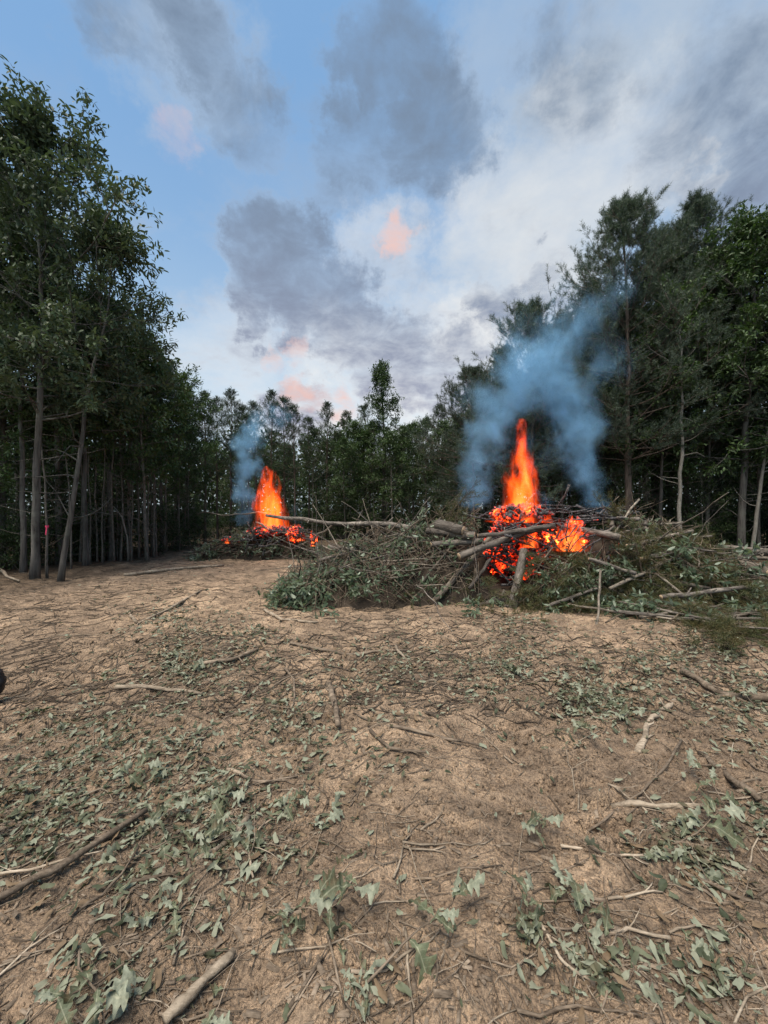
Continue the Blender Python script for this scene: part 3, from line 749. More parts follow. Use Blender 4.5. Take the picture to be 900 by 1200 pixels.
px_r = lambda w, d: .86 * w / 2 * d / F
logs = [  # pixel + depth of both ends, widths in pixels, material, label
    ((312, 604, 9.6), (526, 626, 7.0), 4, 9, 'log', 'long pole jutting out of the big pile toward the small fire'),
    ((509, 704, 6.15), (575, 630, 6.75), 7, 8, 'palelog', 'pale stripped branch propped diagonally against the front of the big pile'),
    ((538, 652, 6.3), (640, 618, 6.75), 11, 7, 'log', 'grey log slanting up across the glowing hollow'),
    ((599, 727, 6.02), (614, 644, 6.55), 13, 10, 'log', 'thick grey log standing upright in front of the glowing hollow'),
    ((505, 716, 6.15), (556, 705, 6.5), 9, 10, 'palelog', 'shorter cut log on the ground beside the upright log'),
    ((515, 727, 5.95), (590, 702, 6.35), 11, 13, 'log', 'longer cut log on the ground ending beside the upright log'),
    ((500, 622, 6.9), (556, 628, 6.6), 9, 12, 'log', 'log sticking out level from the leafy end of the big pile'),
    ((512, 615, 6.9), (543, 622, 6.6), 16, 15, 'log', 'short thick stump wedged under the long pole'),
    ((505, 638, 6.6), (566, 634, 6.7), 8, 9, 'log', 'thin log below the level log at the leafy end'),
    ((663, 617, 7.0), (727, 630, 6.35), 8, 10, 'log', 'log with a round pale cut end beside the yellow flames'),
    ((560, 628, 6.55), (650, 616, 6.6), 6, 7, 'log', 'smoke-greyed log bridging the glowing hollow'),
    ((818, 645, 8.6), (905, 672, 6.6), 12, 15, 'palelog', 'stout straight log among the fallen logs beyond the pine boughs'),
    ((838, 642, 10.5), (915, 648, 9.3), 9, 11, 'log', 'dark log lying level behind the stout straight log'),
    ((845, 653, 9.6), (920, 655, 8.8), 6, 5, 'palelog', 'pale thin log between the stout log and the dark level log'),
    ((800, 664, 7.4), (838, 672, 7.0), 9, 10, 'palelog', 'short split pale log in front of the stout straight log'),
    ((845, 662, 8.0), (893, 678, 6.8), 9, 9, 'log', 'log lying alongside the stout straight log'),
    ((742, 672, 6.4), (832, 690, 6.2), 7, 5, 'palelog', 'pale branch lying along the foot of the pine boughs'),
    ((690, 655, 6.3), (745, 672, 6.1), 5, 6, 'log', 'branch poking out below the yellow flames'),
    ((768, 672, 6.2), (818, 711, 5.7), 3, 4, 'palelog', 'thin pale stick sloping down from the pine boughs'),
    ((704, 668, 6.2), (700, 742, 5.2), 3, 3, 'palelog', 'thin pale stick leaning upright on the front of the big pile'),
    ((455, 705, 6.5), (520, 655, 6.9), 5, 5, 'log', 'branch slanting through the leafy end of the big pile'),
    ((385, 640, 7.5), (505, 690, 6.6), 5, 6, 'log', 'long branch crossing the leafy end of the big pile'),
    ((720, 618, 7.2), (800, 612, 7.4), 4, 3, 'palelog', 'pale branch on top of the pine boughs'),
    ((480, 655, 7.0), (560, 690, 6.5), 6, 8, 'palelog', 'pale branch lying under the diagonal stripped branch'),
    ((735, 640, 6.5), (812, 622, 7.0), 6, 4, 'palelog', 'grey branch lying across the middle of the pine boughs'),
    ((752, 655, 6.3), (845, 640, 7.4), 7, 5, 'log', 'crooked grey branch running from the pine boughs to the fallen logs'),
    ((715, 690, 6.0), (790, 655, 6.5), 5, 4, 'palelog', 'pale branch propped on the front of the pine boughs'),
    ((775, 700, 5.7), (880, 688, 6.0), 7, 5, 'log', 'long bare branch on the dirt in front of the fallen logs'),
    ((800, 735, 5.2), (905, 712, 5.6), 5, 4, 'palelog', 'pale bare branch on the flat pine boughs'),
    ((640, 712, 5.95), (700, 690, 6.1), 5, 4, 'log', 'dark branch along the foot of the pile under the yellow flames'),
    ((420, 668, 6.7), (500, 640, 7.0), 5, 6, 'palelog', 'pale branch lying on top of the leafy end of the big pile'),
    ((360, 676, 7.0), (440, 652, 7.2), 4, 5, 'log', 'dark branch sticking out of the tip of the big pile'),
    ((550, 690, 6.2), (575, 655, 6.5), 5, 4, 'log', 'forked dark branch at the edge of the glowing hollow'),
]
for i, (a, b, w0, w1, m, lab) in enumerate(logs):
    log_between('log' if w0 > 6 else 'branch', at(*a), at(*b), px_r(w0, a[2]), px_r(w1, b[2]), M[m], lab, 'log' if w0 > 6 else 'branch', seed=i, stubs=0 if w0 > 15 else 3, wig=.004 if w0 > 6 else .009)

r = np.random.default_rng(79); c = 0
while c < 75:          # long thin limbs that poke out of the heap
    x, y = r.uniform(-1.6, 6.2), r.uniform(6.35, 7.5); p, nn = surf(x, y)
    if in_cavity(p, 10): continue
    d = unit(np.cross(nn, rnd_unit(r, 1)[0]) * np.array([1, .7, .7]) + nn * r.uniform(.1, .7)); L = r.uniform(.7, 1.9); ra = r.uniform(.006, .014)
    b = p + d * L
    if any(in_cavity(p + d * L * f, 4) for f in (.25, .5, .75, 1)) or b[2] > 1.85 or b[2] < gh(b[0], b[1]): continue
    log_between('branch', p - nn * .1, b, ra, ra * .35, M['log' if r.random() < .6 else 'palelog'], 'thin bare limb poking out of the big burning pile', 'branch', 'thin limbs of the big pile', 1300 + c, .014, 6, 4, 8, False); c += 1
c = 0
while c < 44:
    x, y = r.uniform(3.4, 10), r.uniform(4.7, 9.0)
    if mound(np.array(x), np.array(y)) > .2 or x > y * 1.02: continue
    a_ = r.normal() * .5 - .2; L = r.uniform(.7, 2.2); ra = r.uniform(.008, .03); z = float(gh(x, y)) + ra + .06
    d = np.array([math.cos(a_), math.sin(a_), r.uniform(-.02, .08)])
    log_between('branch', np.array([x, y, z]) - d * L / 2 * np.array([1, 1, 0]), np.array([x, y, z]) + d * L / 2, ra, ra * .5, M['log' if r.random() < .5 else 'palelog'], 'bare broken branch strewn on the dirt beyond the pine bough heap', 'branch', 'branches strewn beyond the pine heap', 1400 + c, .012, 7, 3, 8, False); c += 1
r = np.random.default_rng(77); c = 0
while c < 55:          # more wood of the heap
    x, y = r.uniform(-1.0, 6.0), r.uniform(6.4, 7.6); p, nn = surf(x, y)
    if in_cavity(p, 14): continue
    d = unit(np.cross(nn, rnd_unit(r, 1)[0]) * np.array([1, .6, .6]) + nn * .1); L = r.uniform(.6, 1.7)
    a, b = p + nn * .03 - d * L / 2, p + nn * .03 + d * L / 2
    if any(in_cavity(a + (b - a) * f) for f in (0, .25, .5, .75, 1)): continue
    if a[2] < gh(a[0], a[1]) or b[2] < gh(b[0], b[1]): continue
    log_between('branch', a, b, r.uniform(.012, .035), r.uniform(.008, .018), M['log' if r.random() < .7 else 'palelog'],
                'bare broken branch heaped in the big burning pile', 'branch', 'branches of the big pile', 200 + c, .011, 7, 2, 7, False); c += 1
c = 0
while c < 26:
    x, y = r.uniform(-6.0, -2.2), r.uniform(12.0, 13.2); p, nn = surf(x, y, mound2)
    d = unit(np.cross(nn, rnd_unit(r, 1)[0]) * np.array([1, .5, .5])); L = r.uniform(.7, 2.0)
    a, b = p + nn * .05 - d * L / 2, p + nn * .05 + d * L / 2
    if a[2] < gh(a[0], a[1]) or b[2] < gh(b[0], b[1]): continue
    log_between('branch', a, b, r.uniform(.02, .045), .015, M['log'], 'bare broken branch heaped in the small burning pile', 'branch', 'branches of the small pile', 300 + c, .012, 6, 2, 7, False); c += 1
for i, (a, b, w0, w1, lab) in enumerate([((230, 603, 14.5), (312, 602, 12.6), 1.5, 2.5, 'thin pole sticking out behind the small fire'),
                                         ((338, 648, 12.0), (392, 613, 11.4), 2, 3, 'thin branch rising from the small pile toward the long pole'),
                                         ((300, 612, 12.2), (372, 632, 12.0), 3, 4, 'branch lying across the embers of the small pile')]):
    log_between('branch', at(*a), at(*b), px_r(w0, a[2]), px_r(w1, b[2]), M['palelog'], lab, 'branch', seed=400 + i, ends=False)

# boughs
def leafy_bough(seed, L=1.3, leafm='cutleaf', n_twigs=13, per=11, lsz=.115):
    r = np.random.default_rng(seed); st, lf = MB(), MB()
    sp = wander(r, (-L * .5, 0, 0), (1, 0, .1), L, 9, .1); st.tube(sp, np.linspace(.014, .004, 9), 6); P, D = [], []
    for i in range(n_twigs):
        f = r.uniform(.25, 1); d = unit(np.array([.8, r.choice([-1, 1]) * r.uniform(.3, 1), r.normal() * .3]))
        tp = wander(r, interp(sp, f), d, r.uniform(.2, .45), 5, .15, -.02); st.tube(tp, np.linspace(.005, .002, 5), 3, False)
        for c in range(per): P.append(interp(tp, r.uniform(.25, 1)) + r.normal(size=3) * .02); D.append(d)
    P, D = np.array(P), np.array(D); n = len(P)
    lf.place(*LEAF, P, unit(D * .5 + rnd_unit(r, n) * .8 + np.array([0, 0, -.25])), unit(np.array([0, 0, 1]) + r.normal(size=(n, 3)) * .8), lsz * r.uniform(.55, 1.35, n))
    root = obj('leafy_bough', None); obj('stem', st, M['twigs'], root); obj('leaves', lf, M[leafm], root); return root

def pine_bough(seed, L=1.3, n_twigs=16, nt=6):
    r = np.random.default_rng(seed); st, lf = MB(), MB()
    sp = wander(r, (-L * .5, 0, 0), (1, 0, .05), L, 9, .08); st.tube(sp, np.linspace(.016, .005, 9), 6); P, D = [], []
    for i in range(n_twigs):
        f = r.uniform(.15, 1); d = unit(np.array([.9, r.choice([-1, 1]) * r.uniform(.3, .9), r.normal() * .3 + .05]))
        tp = wander(r, interp(sp, f), d, r.uniform(.18, .5), 5, .12); st.tube(tp, np.linspace(.006, .002, 5), 3, False)
        for c in range(nt): P.append(interp(tp, r.uniform(.2, 1))); D.append(unit(d + r.normal(size=3) * .45))
    P, D = np.array(P), np.array(D)
    lf.place(*SHOOT_L, P, D, rnd_unit(r, len(P)), r.uniform(.7, 1.15, len(P)))
    root = obj('pine_bough', None); obj('stem', st, M['twigs'], root); obj('needles', lf, M['cutneedle'], root); return root

BO = [leafy_bough(500 + i, 1.1 + .15 * i) for i in range(4)]; PB = [pine_bough(520 + i, 1.1 + .15 * i) for i in range(4)]
BUSED = set()
def put_bough(pro, p, d, nn, s, label, group, cat='bough'):
    t = pro if pro.name not in BUSED else copy_tree(pro); BUSED.add(pro.name)
    d = unit(np.array(d, float)); z = unit(nn - np.dot(nn, d) * d); yv = np.cross(z, d)
    from mathutils import Matrix
    mtx = Matrix([[d[0], yv[0], z[0]], [d[1], yv[1], z[1]], [d[2], yv[2], z[2]]])
    t.rotation_euler = mtx.to_euler(); t.location = p; t.scale = (s, s, s)
    t['label'] = label; t['category'] = cat; t['group'] = group; return t

r = np.random.default_rng(88)
def scatter_boughs(protos, n, box, label, group, down=.5, s=(.7, 1.1), fn=mound, lift=.05, cav=14):
    c = tries = 0
    while c < n and tries < 4000:
        tries += 1
        x, y = r.uniform(box[0], box[1]), r.uniform(box[2], box[3]); p, nn = surf(x, y, fn)
        if fn is not mound2 and (in_cavity(p, cav) or (log_zone(p) and r.random() < .8)): continue
        d = unit(np.cross(nn, rnd_unit(r, 1)[0]) + np.array([0, -.5, -.6]) * down); d = unit(d - nn * np.dot(d, nn) * .8)
        sc = r.uniform(*s)
        if fn is not mound2 and (in_cavity(p + d * .6 * sc, cav - 12) or in_cavity(p - d * .6 * sc, cav - 12) or (log_zone(p + d * .45 * sc) and r.random() < .8)): continue
        d = unit(d + nn * r.uniform(-.05, .3)); put_bough(protos[int(r.integers(len(protos)))], p + nn * (lift + r.uniform(-.07, .05)), d, nn, sc, label, group); c += 1
scatter_boughs(BO, 34, (-1.9, 1.2, 6.3, 7.5), 'leafy bough heaped on the leafy end of the big pile below the long pole', 'leafy boughs under the long pole')
scatter_boughs(BO, 16, (1.0, 4.2, 6.15, 6.7), 'leafy bough drooping down the front of the big pile below the embers', 'leafy boughs below the embers')
scatter_boughs(PB, 15, (1.2, 4.2, 6.15, 6.7), 'pine bough hanging down the front of the big pile below the embers', 'pine boughs below the embers', .9)
scatter_boughs(PB, 22, (4.0, 5.9, 6.35, 7.6), 'olive pine bough in the rounded heap beside the yellow flames', 'pine boughs heaped beside the yellow flames', .8)
scatter_boughs(BO, 10, (4.6, 6.2, 6.2, 7.2), 'leafy bough on the outer slope of the pine bough heap', 'leafy boughs on the pine heap')
for a in ((632, 668, 6.3), (650, 672, 6.25), (668, 665, 6.3), (640, 690, 6.15), (660, 696, 6.1), (684, 690, 6.15), (700, 670, 6.3), (622, 700, 6.1), (676, 706, 6.05), (575, 694, 6.25), (560, 700, 6.2), (545, 688, 6.35), (530, 692, 6.35), (520, 680, 6.45), (500, 690, 6.4), (488, 680, 6.5), (548, 672, 6.5), (510, 664, 6.6)):
    put_bough((PB + BO)[int(r.integers(8))], at(*a), (r.normal() * .6, -.35, -.8), np.array([0, -.9, .3]), r.uniform(.6, .8), 'bough hanging straight down below the hollow and the yellow flames', 'boughs hanging below the hollow')
flat = lambda x, y: 0 * np.asarray(x, float)
scatter_boughs(BO, 34, (3.4, 7.2, 4.9, 6.4), 'leafy bough spread flat on the dirt in front of the pine bough heap', 'leafy boughs spread on the dirt', .1, (.6, .95), flat, .09)
scatter_boughs(PB, 18, (4.0, 6.6, 4.5, 5.6), 'pine bough spread flat on the dirt in front of the pine bough heap', 'pine boughs spread on the dirt', .1, (.6, .95), flat, .09)
scatter_boughs(BO, 16, (6.0, 10.5, 6.6, 10.5), 'leafy bough lying among the fallen logs', 'leafy boughs among the fallen logs', .1, (.7, 1.0), flat, .1)
scatter_boughs(BO, 18, (-6.0, -2.0, 11.95, 12.9), 'leafy bough on the slope of the small burning pile', 'leafy boughs of the small pile', .5, (.8, 1.2), mound2)
for a in ((372, 690, 6.6), (352, 698, 6.5), (390, 672, 6.9), (345, 690, 7.0)):
    put_bough(BO[0], at(*a), (-.9, -.4, -.15), np.array([0, -.4, 1]), .8, 'leafy bough reaching out onto bare dirt from the tip of the big pile', 'boughs at the tip of the big pile')
p = at(525, 600, 7.0); put_bough(PB[1], p, (.5, -.3, .55), np.array([-.4, -.5, .6]), .8, 'pine bough standing up on top of the big pile by the thick stump', '')
# ------------------------------------------------------------------ fire
ICO = None
def ico():
    t = (1 + 5 ** .5) / 2
    v = unit(np.array([(-1, t, 0), (1, t, 0), (-1, -t, 0), (1, -t, 0), (0, -1, t), (0, 1, t), (0, -1, -t), (0, 1, -t), (t, 0, -1), (t, 0, 1), (-t, 0, -1), (-t, 0, 1)], float))
    f = np.array([(0, 11, 5), (0, 5, 1), (0, 1, 7), (0, 7, 10), (0, 10, 11), (1, 5, 9), (5, 11, 4), (11, 10, 2), (10, 7, 6), (7, 1, 8), (3, 9, 4), (3, 4, 2), (3, 2, 6), (3, 6, 8), (3, 8, 9), (4, 9, 5), (2, 4, 11), (6, 2, 10), (8, 6, 7), (9, 8, 1)])
    return v, f
ICO = ico(); r = np.random.default_rng(99)
def lump(seed):
    q = np.random.default_rng(seed); v = ICO[0] * q.uniform(.6, 1.25, (12, 1)) * np.array([1.2 if seed > 9 else 2.3, .8, .6]); return v, ICO[1]

def coals(name, n, c, rad, size, lab):
    mb = MB(); p = rnd_unit(r, n) * r.uniform(.3, 1, n)[:, None] ** .5 * np.array(rad) + np.array(c)
    for k in range(3):
        q = p[k::3]; mb.place(*lump(k), q, rnd_unit(r, len(q)), rnd_unit(r, len(q)), r.uniform(*size, len(q)))
    obj(name, mb, M['coal'], label=lab, cat='embers', kind='stuff')
coals('ember_bed', 700, at(606, 640, 7.0), (.62, .25, .62), (.025, .065), 'red glowing embers deep in the hollow of the big pile')
coals('ember_bed', 300, at(610, 602, 7.1), (.55, .35, .14), (.025, .07), 'bright embers on top of the big pile under the tall flame')
coals('ember_bed', 200, at(670, 627, 6.95), (.30, .2, .28), (.025, .06), 'yellow-hot embers behind the flames at the cut log end')
coals('ember_bed', 190, at(318, 622, 12.3), (.75, .3, .14), (.03, .08), 'bright embers under the flame of the small pile')
coals('ember_bed', 90, at(347, 626, 12.0), (.28, .2, .22), (.03, .07), 'embers on the slope of the small pile')
coals('ember_bed', 30, at(367, 633, 11.8), (.12, .1, .18), (.03, .06), 'few embers at the low end of the small pile')
coals('ember_bed', 22, at(266, 633, 12.0), (.14, .1, .06), (.03, .06), 'small patch of embers at the end of the small pile')

BL = ('charred stick glowing red in the hollow of the big pile', 'glowing sticks in the hollow')
for i in range(34):
    c = at(r.uniform(572, 640), r.uniform(612, 685), r.uniform(6.6, 6.85)); d = unit(np.array([r.normal(), r.normal() * .3, r.normal() * .35])); L = r.uniform(.3, .9)
    log_between('burning_stick', c - d * L / 2, c + d * L / 2, r.uniform(.012, .03), .010, M['ember' if r.random() < .5 else 'char'], BL[0], 'stick', BL[1], 600 + i, .03, 7, 1, 6, False)
BT = ('blackened stick lying on top of the big pile round the tall flame', 'charred sticks on top of the big pile')
for i in range(44):
    c = at(r.uniform(560, 725), r.uniform(592, 612), r.uniform(6.9, 7.5)); d = unit(np.array([r.normal(), r.normal() * .5, r.normal() * .16])); L = r.uniform(.4, 1.2)
    log_between('charred_stick', c - d * L / 2, c + d * L / 2, r.uniform(.012, .032), .008, M['char' if r.random() < .75 else 'ember'], BT[0], 'stick', BT[1], 660 + i, .03, 7, 2, 6, False)
BS = ('thin blackened stick crossing the yellow flames', 'charred sticks at the yellow flames')
for i in range(9):
    c = at(r.uniform(648, 690), r.uniform(608, 640), r.uniform(6.45, 6.6)); d = unit(np.array([r.normal(), r.normal() * .2, r.normal() * .7])); L = r.uniform(.3, .7)
    log_between('charred_stick', c - d * L / 2, c + d * L / 2, .012, .007, M['char'], BS[0], 'stick', BS[1], 720 + i, .03, 6, 1, 6, False)
BR = ('red-lit charred stick under the edge of the pine bough heap', 'charred sticks under the pine boughs')
for i in range(14):
    c = at(r.uniform(690, 722), r.uniform(625, 668), r.uniform(6.5, 6.7)); d = unit(np.array([r.normal(), r.normal() * .3, r.normal() * .4])); L = r.uniform(.3, .8)
    log_between('charred_stick', c - d * L / 2, c + d * L / 2, .018, .009, M['char' if r.random() < .7 else 'ember'], BR[0], 'stick', BR[1], 740 + i, .03, 6, 1, 6, False)
BP = ('blackened stick among the embers of the small pile', 'charred sticks of the small pile')
for i in range(22):
    c = at(r.uniform(262, 372), r.uniform(618, 640), r.uniform(11.8, 12.2)); d = unit(np.array([r.normal(), r.normal() * .3, r.normal() * .2])); L = r.uniform(.5, 1.2)
    log_between('charred_stick', c - d * L / 2, c + d * L / 2, .03, .012, M['char' if r.random() < .7 else 'ember'], BP[0], 'stick', BP[1], 770 + i, .03, 6, 1, 6, False)

def flame(name, base, h, w, lean, label, strength=9, seed=0.0, hot=.5, freq=1.0, power=.75, wy=.55, flare=.0, fz=.12):
    """a tongue of fire: glowing gas in a closed hull, brighter in its core"""
    n, k = 18, 20; t = np.linspace(0, 1, n); th = np.linspace(0, 2 * math.pi, k, endpoint=False)
    wid = w * ((1 - t) ** power * .95 + .06 + flare * np.exp(-t / fz))
    v = np.stack([lean * t[:, None] * h + wid[:, None] * 1.05 * np.cos(th), wid[:, None] * wy * 1.4 * np.sin(th), (t * h)[:, None] * np.ones(k)], -1).reshape(-1, 3)
    mb = MB(); i = np.arange(n - 1)[:, None] * k; j = np.arange(k)[None]; j2 = (j + 1) % k
    v = np.vstack([v, [[0, 0, 0]], [[lean * h, 0, h]]]); jj = np.arange(k)
    f3 = np.vstack([np.stack([np.full(k, n * k), (jj + 1) % k, jj], -1), np.stack([np.full(k, n * k + 1), (n - 1) * k + jj, (n - 1) * k + (jj + 1) % k], -1)])
    mb.add(v, f3, np.stack([i + j, i + j2, i + k + j2, i + k + j], -1).reshape(-1, 4))
    m, T, out = mat(name + '_gas'); m.cycles.volume_step_rate = .12
    co = T.coord('Object'); sp = T.node('ShaderNodeSeparateXYZ'); T.put(sp, 0, co)
    z = T.math('DIVIDE', sp.outputs[2], h, clamp=True)
    wob = T.noise(T.mapping(co, scale=(freq, freq, .55 * freq), loc=(seed, seed * 2, 0)), 2.6 / w * .5, 3, .5, out='Color')
    ws = T.node('ShaderNodeSeparateXYZ'); T.put(ws, 0, T.vmath('SUBTRACT', wob, (.5, .5, .5)))
    amp = T.math('MULTIPLY', T.rng(z, 0, .6, .5, 1.5), w)
    x = T.math('ADD', T.math('SUBTRACT', sp.outputs[0], T.math('MULTIPLY', sp.outputs[2], lean)), T.math('MULTIPLY', ws.outputs[0], amp))
    yy = T.math('ADD', T.math('DIVIDE', sp.outputs[1], wy), T.math('MULTIPLY', ws.outputs[1], amp))
    rr = T.math('SQRT', T.math('ADD', T.math('MULTIPLY', x, x), T.math('MULTIPLY', yy, yy)))
    wz = T.math('MULTIPLY', T.math('ADD', T.math('ADD', T.math('POWER', T.math('SUBTRACT', 1.0, z), power), .04), T.math('MULTIPLY', T.math('EXPONENT', T.math('DIVIDE', z, -fz)), flare)), w * .82)
    val = T.math('SUBTRACT', 1.0, T.math('DIVIDE', rr, wz))
    st = T.noise(T.mapping(co, scale=(1.6 * freq, 1.6 * freq, .42 * freq), loc=(0, seed, seed)), 4.2, 5, .6, .8)
    e = T.math('ADD', val, T.math('MULTIPLY', T.math('SUBTRACT', st, .51), 2.7))
    e = T.math('SUBTRACT', e, T.rng(z, .45, 1.0, 0, .35))
    g = T.rng(e, .0, .7, 0, 1, 'SMOOTHSTEP')
    col = T.ramp(T.math('MULTIPLY', e, T.rng(z, 0, 1, 1.1, .55), clamp=True), [(0, (1, .035, .003)), (.35, (1, .075, .006)), (.7, (1, .125, .012)), (1, (1, .13 + .32 * hot, .015 + .08 * hot))])
    em = T.node('ShaderNodeEmission'); T.put(em, 0, col); T.put(em, 1, T.math('MULTIPLY', T.math('POWER', g, 1.3), strength))
    T.l.new(em.outputs[0], out.inputs['Volume'])
    return obj(name, mb, m, None, base, label, 'flame')
flame('flame', at(612, 612, 7.1), 1.95, .44, -.02, 'tall orange flame rising from the top of the big pile', 2.9, 1.3, .6, freq=1.0, power=.42, wy=.8, flare=.7, fz=.09)
flame('flame', at(318, 622, 12.4), 2.1, .70, -.06, 'ragged orange flame rising from the small pile', 1.9, 6.1, .35, freq=1.1, power=.42, wy=.8)
flame('flame', at(668, 646, 6.62), .62, .36, .05, 'yellow flames burning in the side of the big pile beside the cut log end', 5.2, 3.7, 1.0, freq=3.2, power=.45)
flame('flame', at(622, 642, 6.75), .42, .22, .1, 'small orange flame licking up inside the glowing hollow', 4.5, 8.2, .7, freq=2.5)
flame('flame', at(347, 634, 12.0), .55, .34, .0, 'low flames on the slope of the small pile beside the ragged flame', 4.5, 2.2, .9, freq=2.2, power=.5)
flame('flame', at(367, 640, 11.8), .5, .16, -.1, 'little yellow flame at the low end of the small pile', 6, 5.5, 1.0, freq=2.2, power=.6)
flame('flame', at(266, 637, 11.95), .26, .14, .0, 'tiny flame at the dark end of the small pile', 5, 4.5, .8, freq=2.5)

# ------------------------------------------------------------------ smoke
def smoke(blobs, d, label, dens, seed, nscale=1.5):
    base = at(blobs[0][0], blobs[0][1], d); m, T, out = mat('smoke'); m.cycles.volume_step_rate = .45
    co = T.coord('Object')
    w = T.vmath('SCALE', T.vmath('SUBTRACT', T.noise(T.mapping(co, loc=(seed, 0, 0)), nscale, 4, .6, out='Color'), (.5, .5, .5)), .9 * d / 7.4)
    cw = T.vmath('ADD', co, w); tot = None; mb = MB(); rr = np.random.default_rng(5)
    for px, py, rp, a in blobs:
        c = at(px, py, d + rr.normal() * .15) - base; rad = rp * d / F
        dist = T.vmath('DISTANCE', cw, tuple(c), out='Value'); q = T.rng(dist, 0, rad * 1.15, a, 0, 'SMOOTHSTEP')
        tot = q if tot is None else T.math('ADD', tot, q)
        big = ICO[0] * rad * 1.25 + c; mb.add(big, ICO[1])
    n = T.noise(T.mapping(co, scale=(1, 1, .75), loc=(0, seed, 0)), nscale * 1.9, 7, .64, .7)
    er = T.rng(T.math('ADD', T.math('MINIMUM', tot, 1.2), T.math('MULTIPLY', T.math('SUBTRACT', n, .5), 2.6)), .0, 1.3, 0, 1, 'SMOOTHSTEP')
    den = T.math('MULTIPLY', T.math('MULTIPLY', er, T.rng(tot, 0, .35)), dens)
    pv = T.node('ShaderNodeVolumePrincipled'); T.put(pv, 'Color', (.34, .66, .95, 1)); T.put(pv, 'Density', den); T.put(pv, 'Anisotropy', .1)
    T.l.new(pv.outputs[0], out.inputs['Volume'])
    tmp = bpy.data.objects.new('hull', mb.mesh('hull')); COL.objects.link(tmp)
    rm = tmp.modifiers.new('r', 'REMESH'); rm.mode = 'VOXEL'; rm.voxel_size = .12 * d / 7.4
    dg = bpy.context.evaluated_depsgraph_get(); me = bpy.data.meshes.new_from_object(tmp.evaluated_get(dg)); bpy.data.objects.remove(tmp)
    obj('smoke', me, m, None, base, label, 'smoke', kind='stuff')
smoke([(556, 582, 26, .8), (556, 550, 28, .85), (568, 512, 34, .9), (592, 472, 40, 1.0), (630, 440, 44, .95), (662, 470, 40, .95), (680, 512, 36, 1.0), (684, 555, 32, .9), (700, 588, 24, .8), (640, 585, 26, .4),
       (648, 402, 36, .55), (612, 425, 38, .6), (690, 375, 38, .4), (722, 345, 36, .3), (625, 530, 40, .3), (600, 400, 42, .3), (640, 368, 42, .28), (706, 425, 40, .35), (556, 465, 32, .35), (665, 335, 36, .2)], 7.6, 'blue smoke billowing up from the big burning pile', 1.7, 3.0)
smoke([(286, 606, 17, .8), (288, 580, 18, .9), (289, 550, 21, 1.0), (288, 520, 22, 1.0), (298, 500, 22, .7), (325, 488, 22, .4), (350, 600, 18, .25)], 13.4, 'thin blue smoke drifting up from the small burning pile', 1.9, 9.0, 1.2)

# ------------------------------------------------------------------ things lying on the dirt
def ground_path(pix_pts, lift, r, n=9, wig=.012, fine=True):
    P = np.array([gpt(*q)[:2] for q in pix_pts]); t = np.linspace(0, 1, n); s = np.linspace(0, 1, len(P))
    xy = np.stack([np.interp(t, s, P[:, 0]), np.interp(t, s, P[:, 1])], 1); L = np.linalg.norm(P[-1] - P[0])
    w = np.cumsum(r.normal(size=(n, 2)) * wig * L, axis=0); w -= w[0]; w -= t[:, None] * w[-1]; xy += w
    z = gh(xy[:, 0], xy[:, 1]); 
    k = np.ones(3) / 3; z = np.convolve(np.pad(z, 1, 'edge'), k, 'valid')
    return np.column_stack([xy, z + lift])

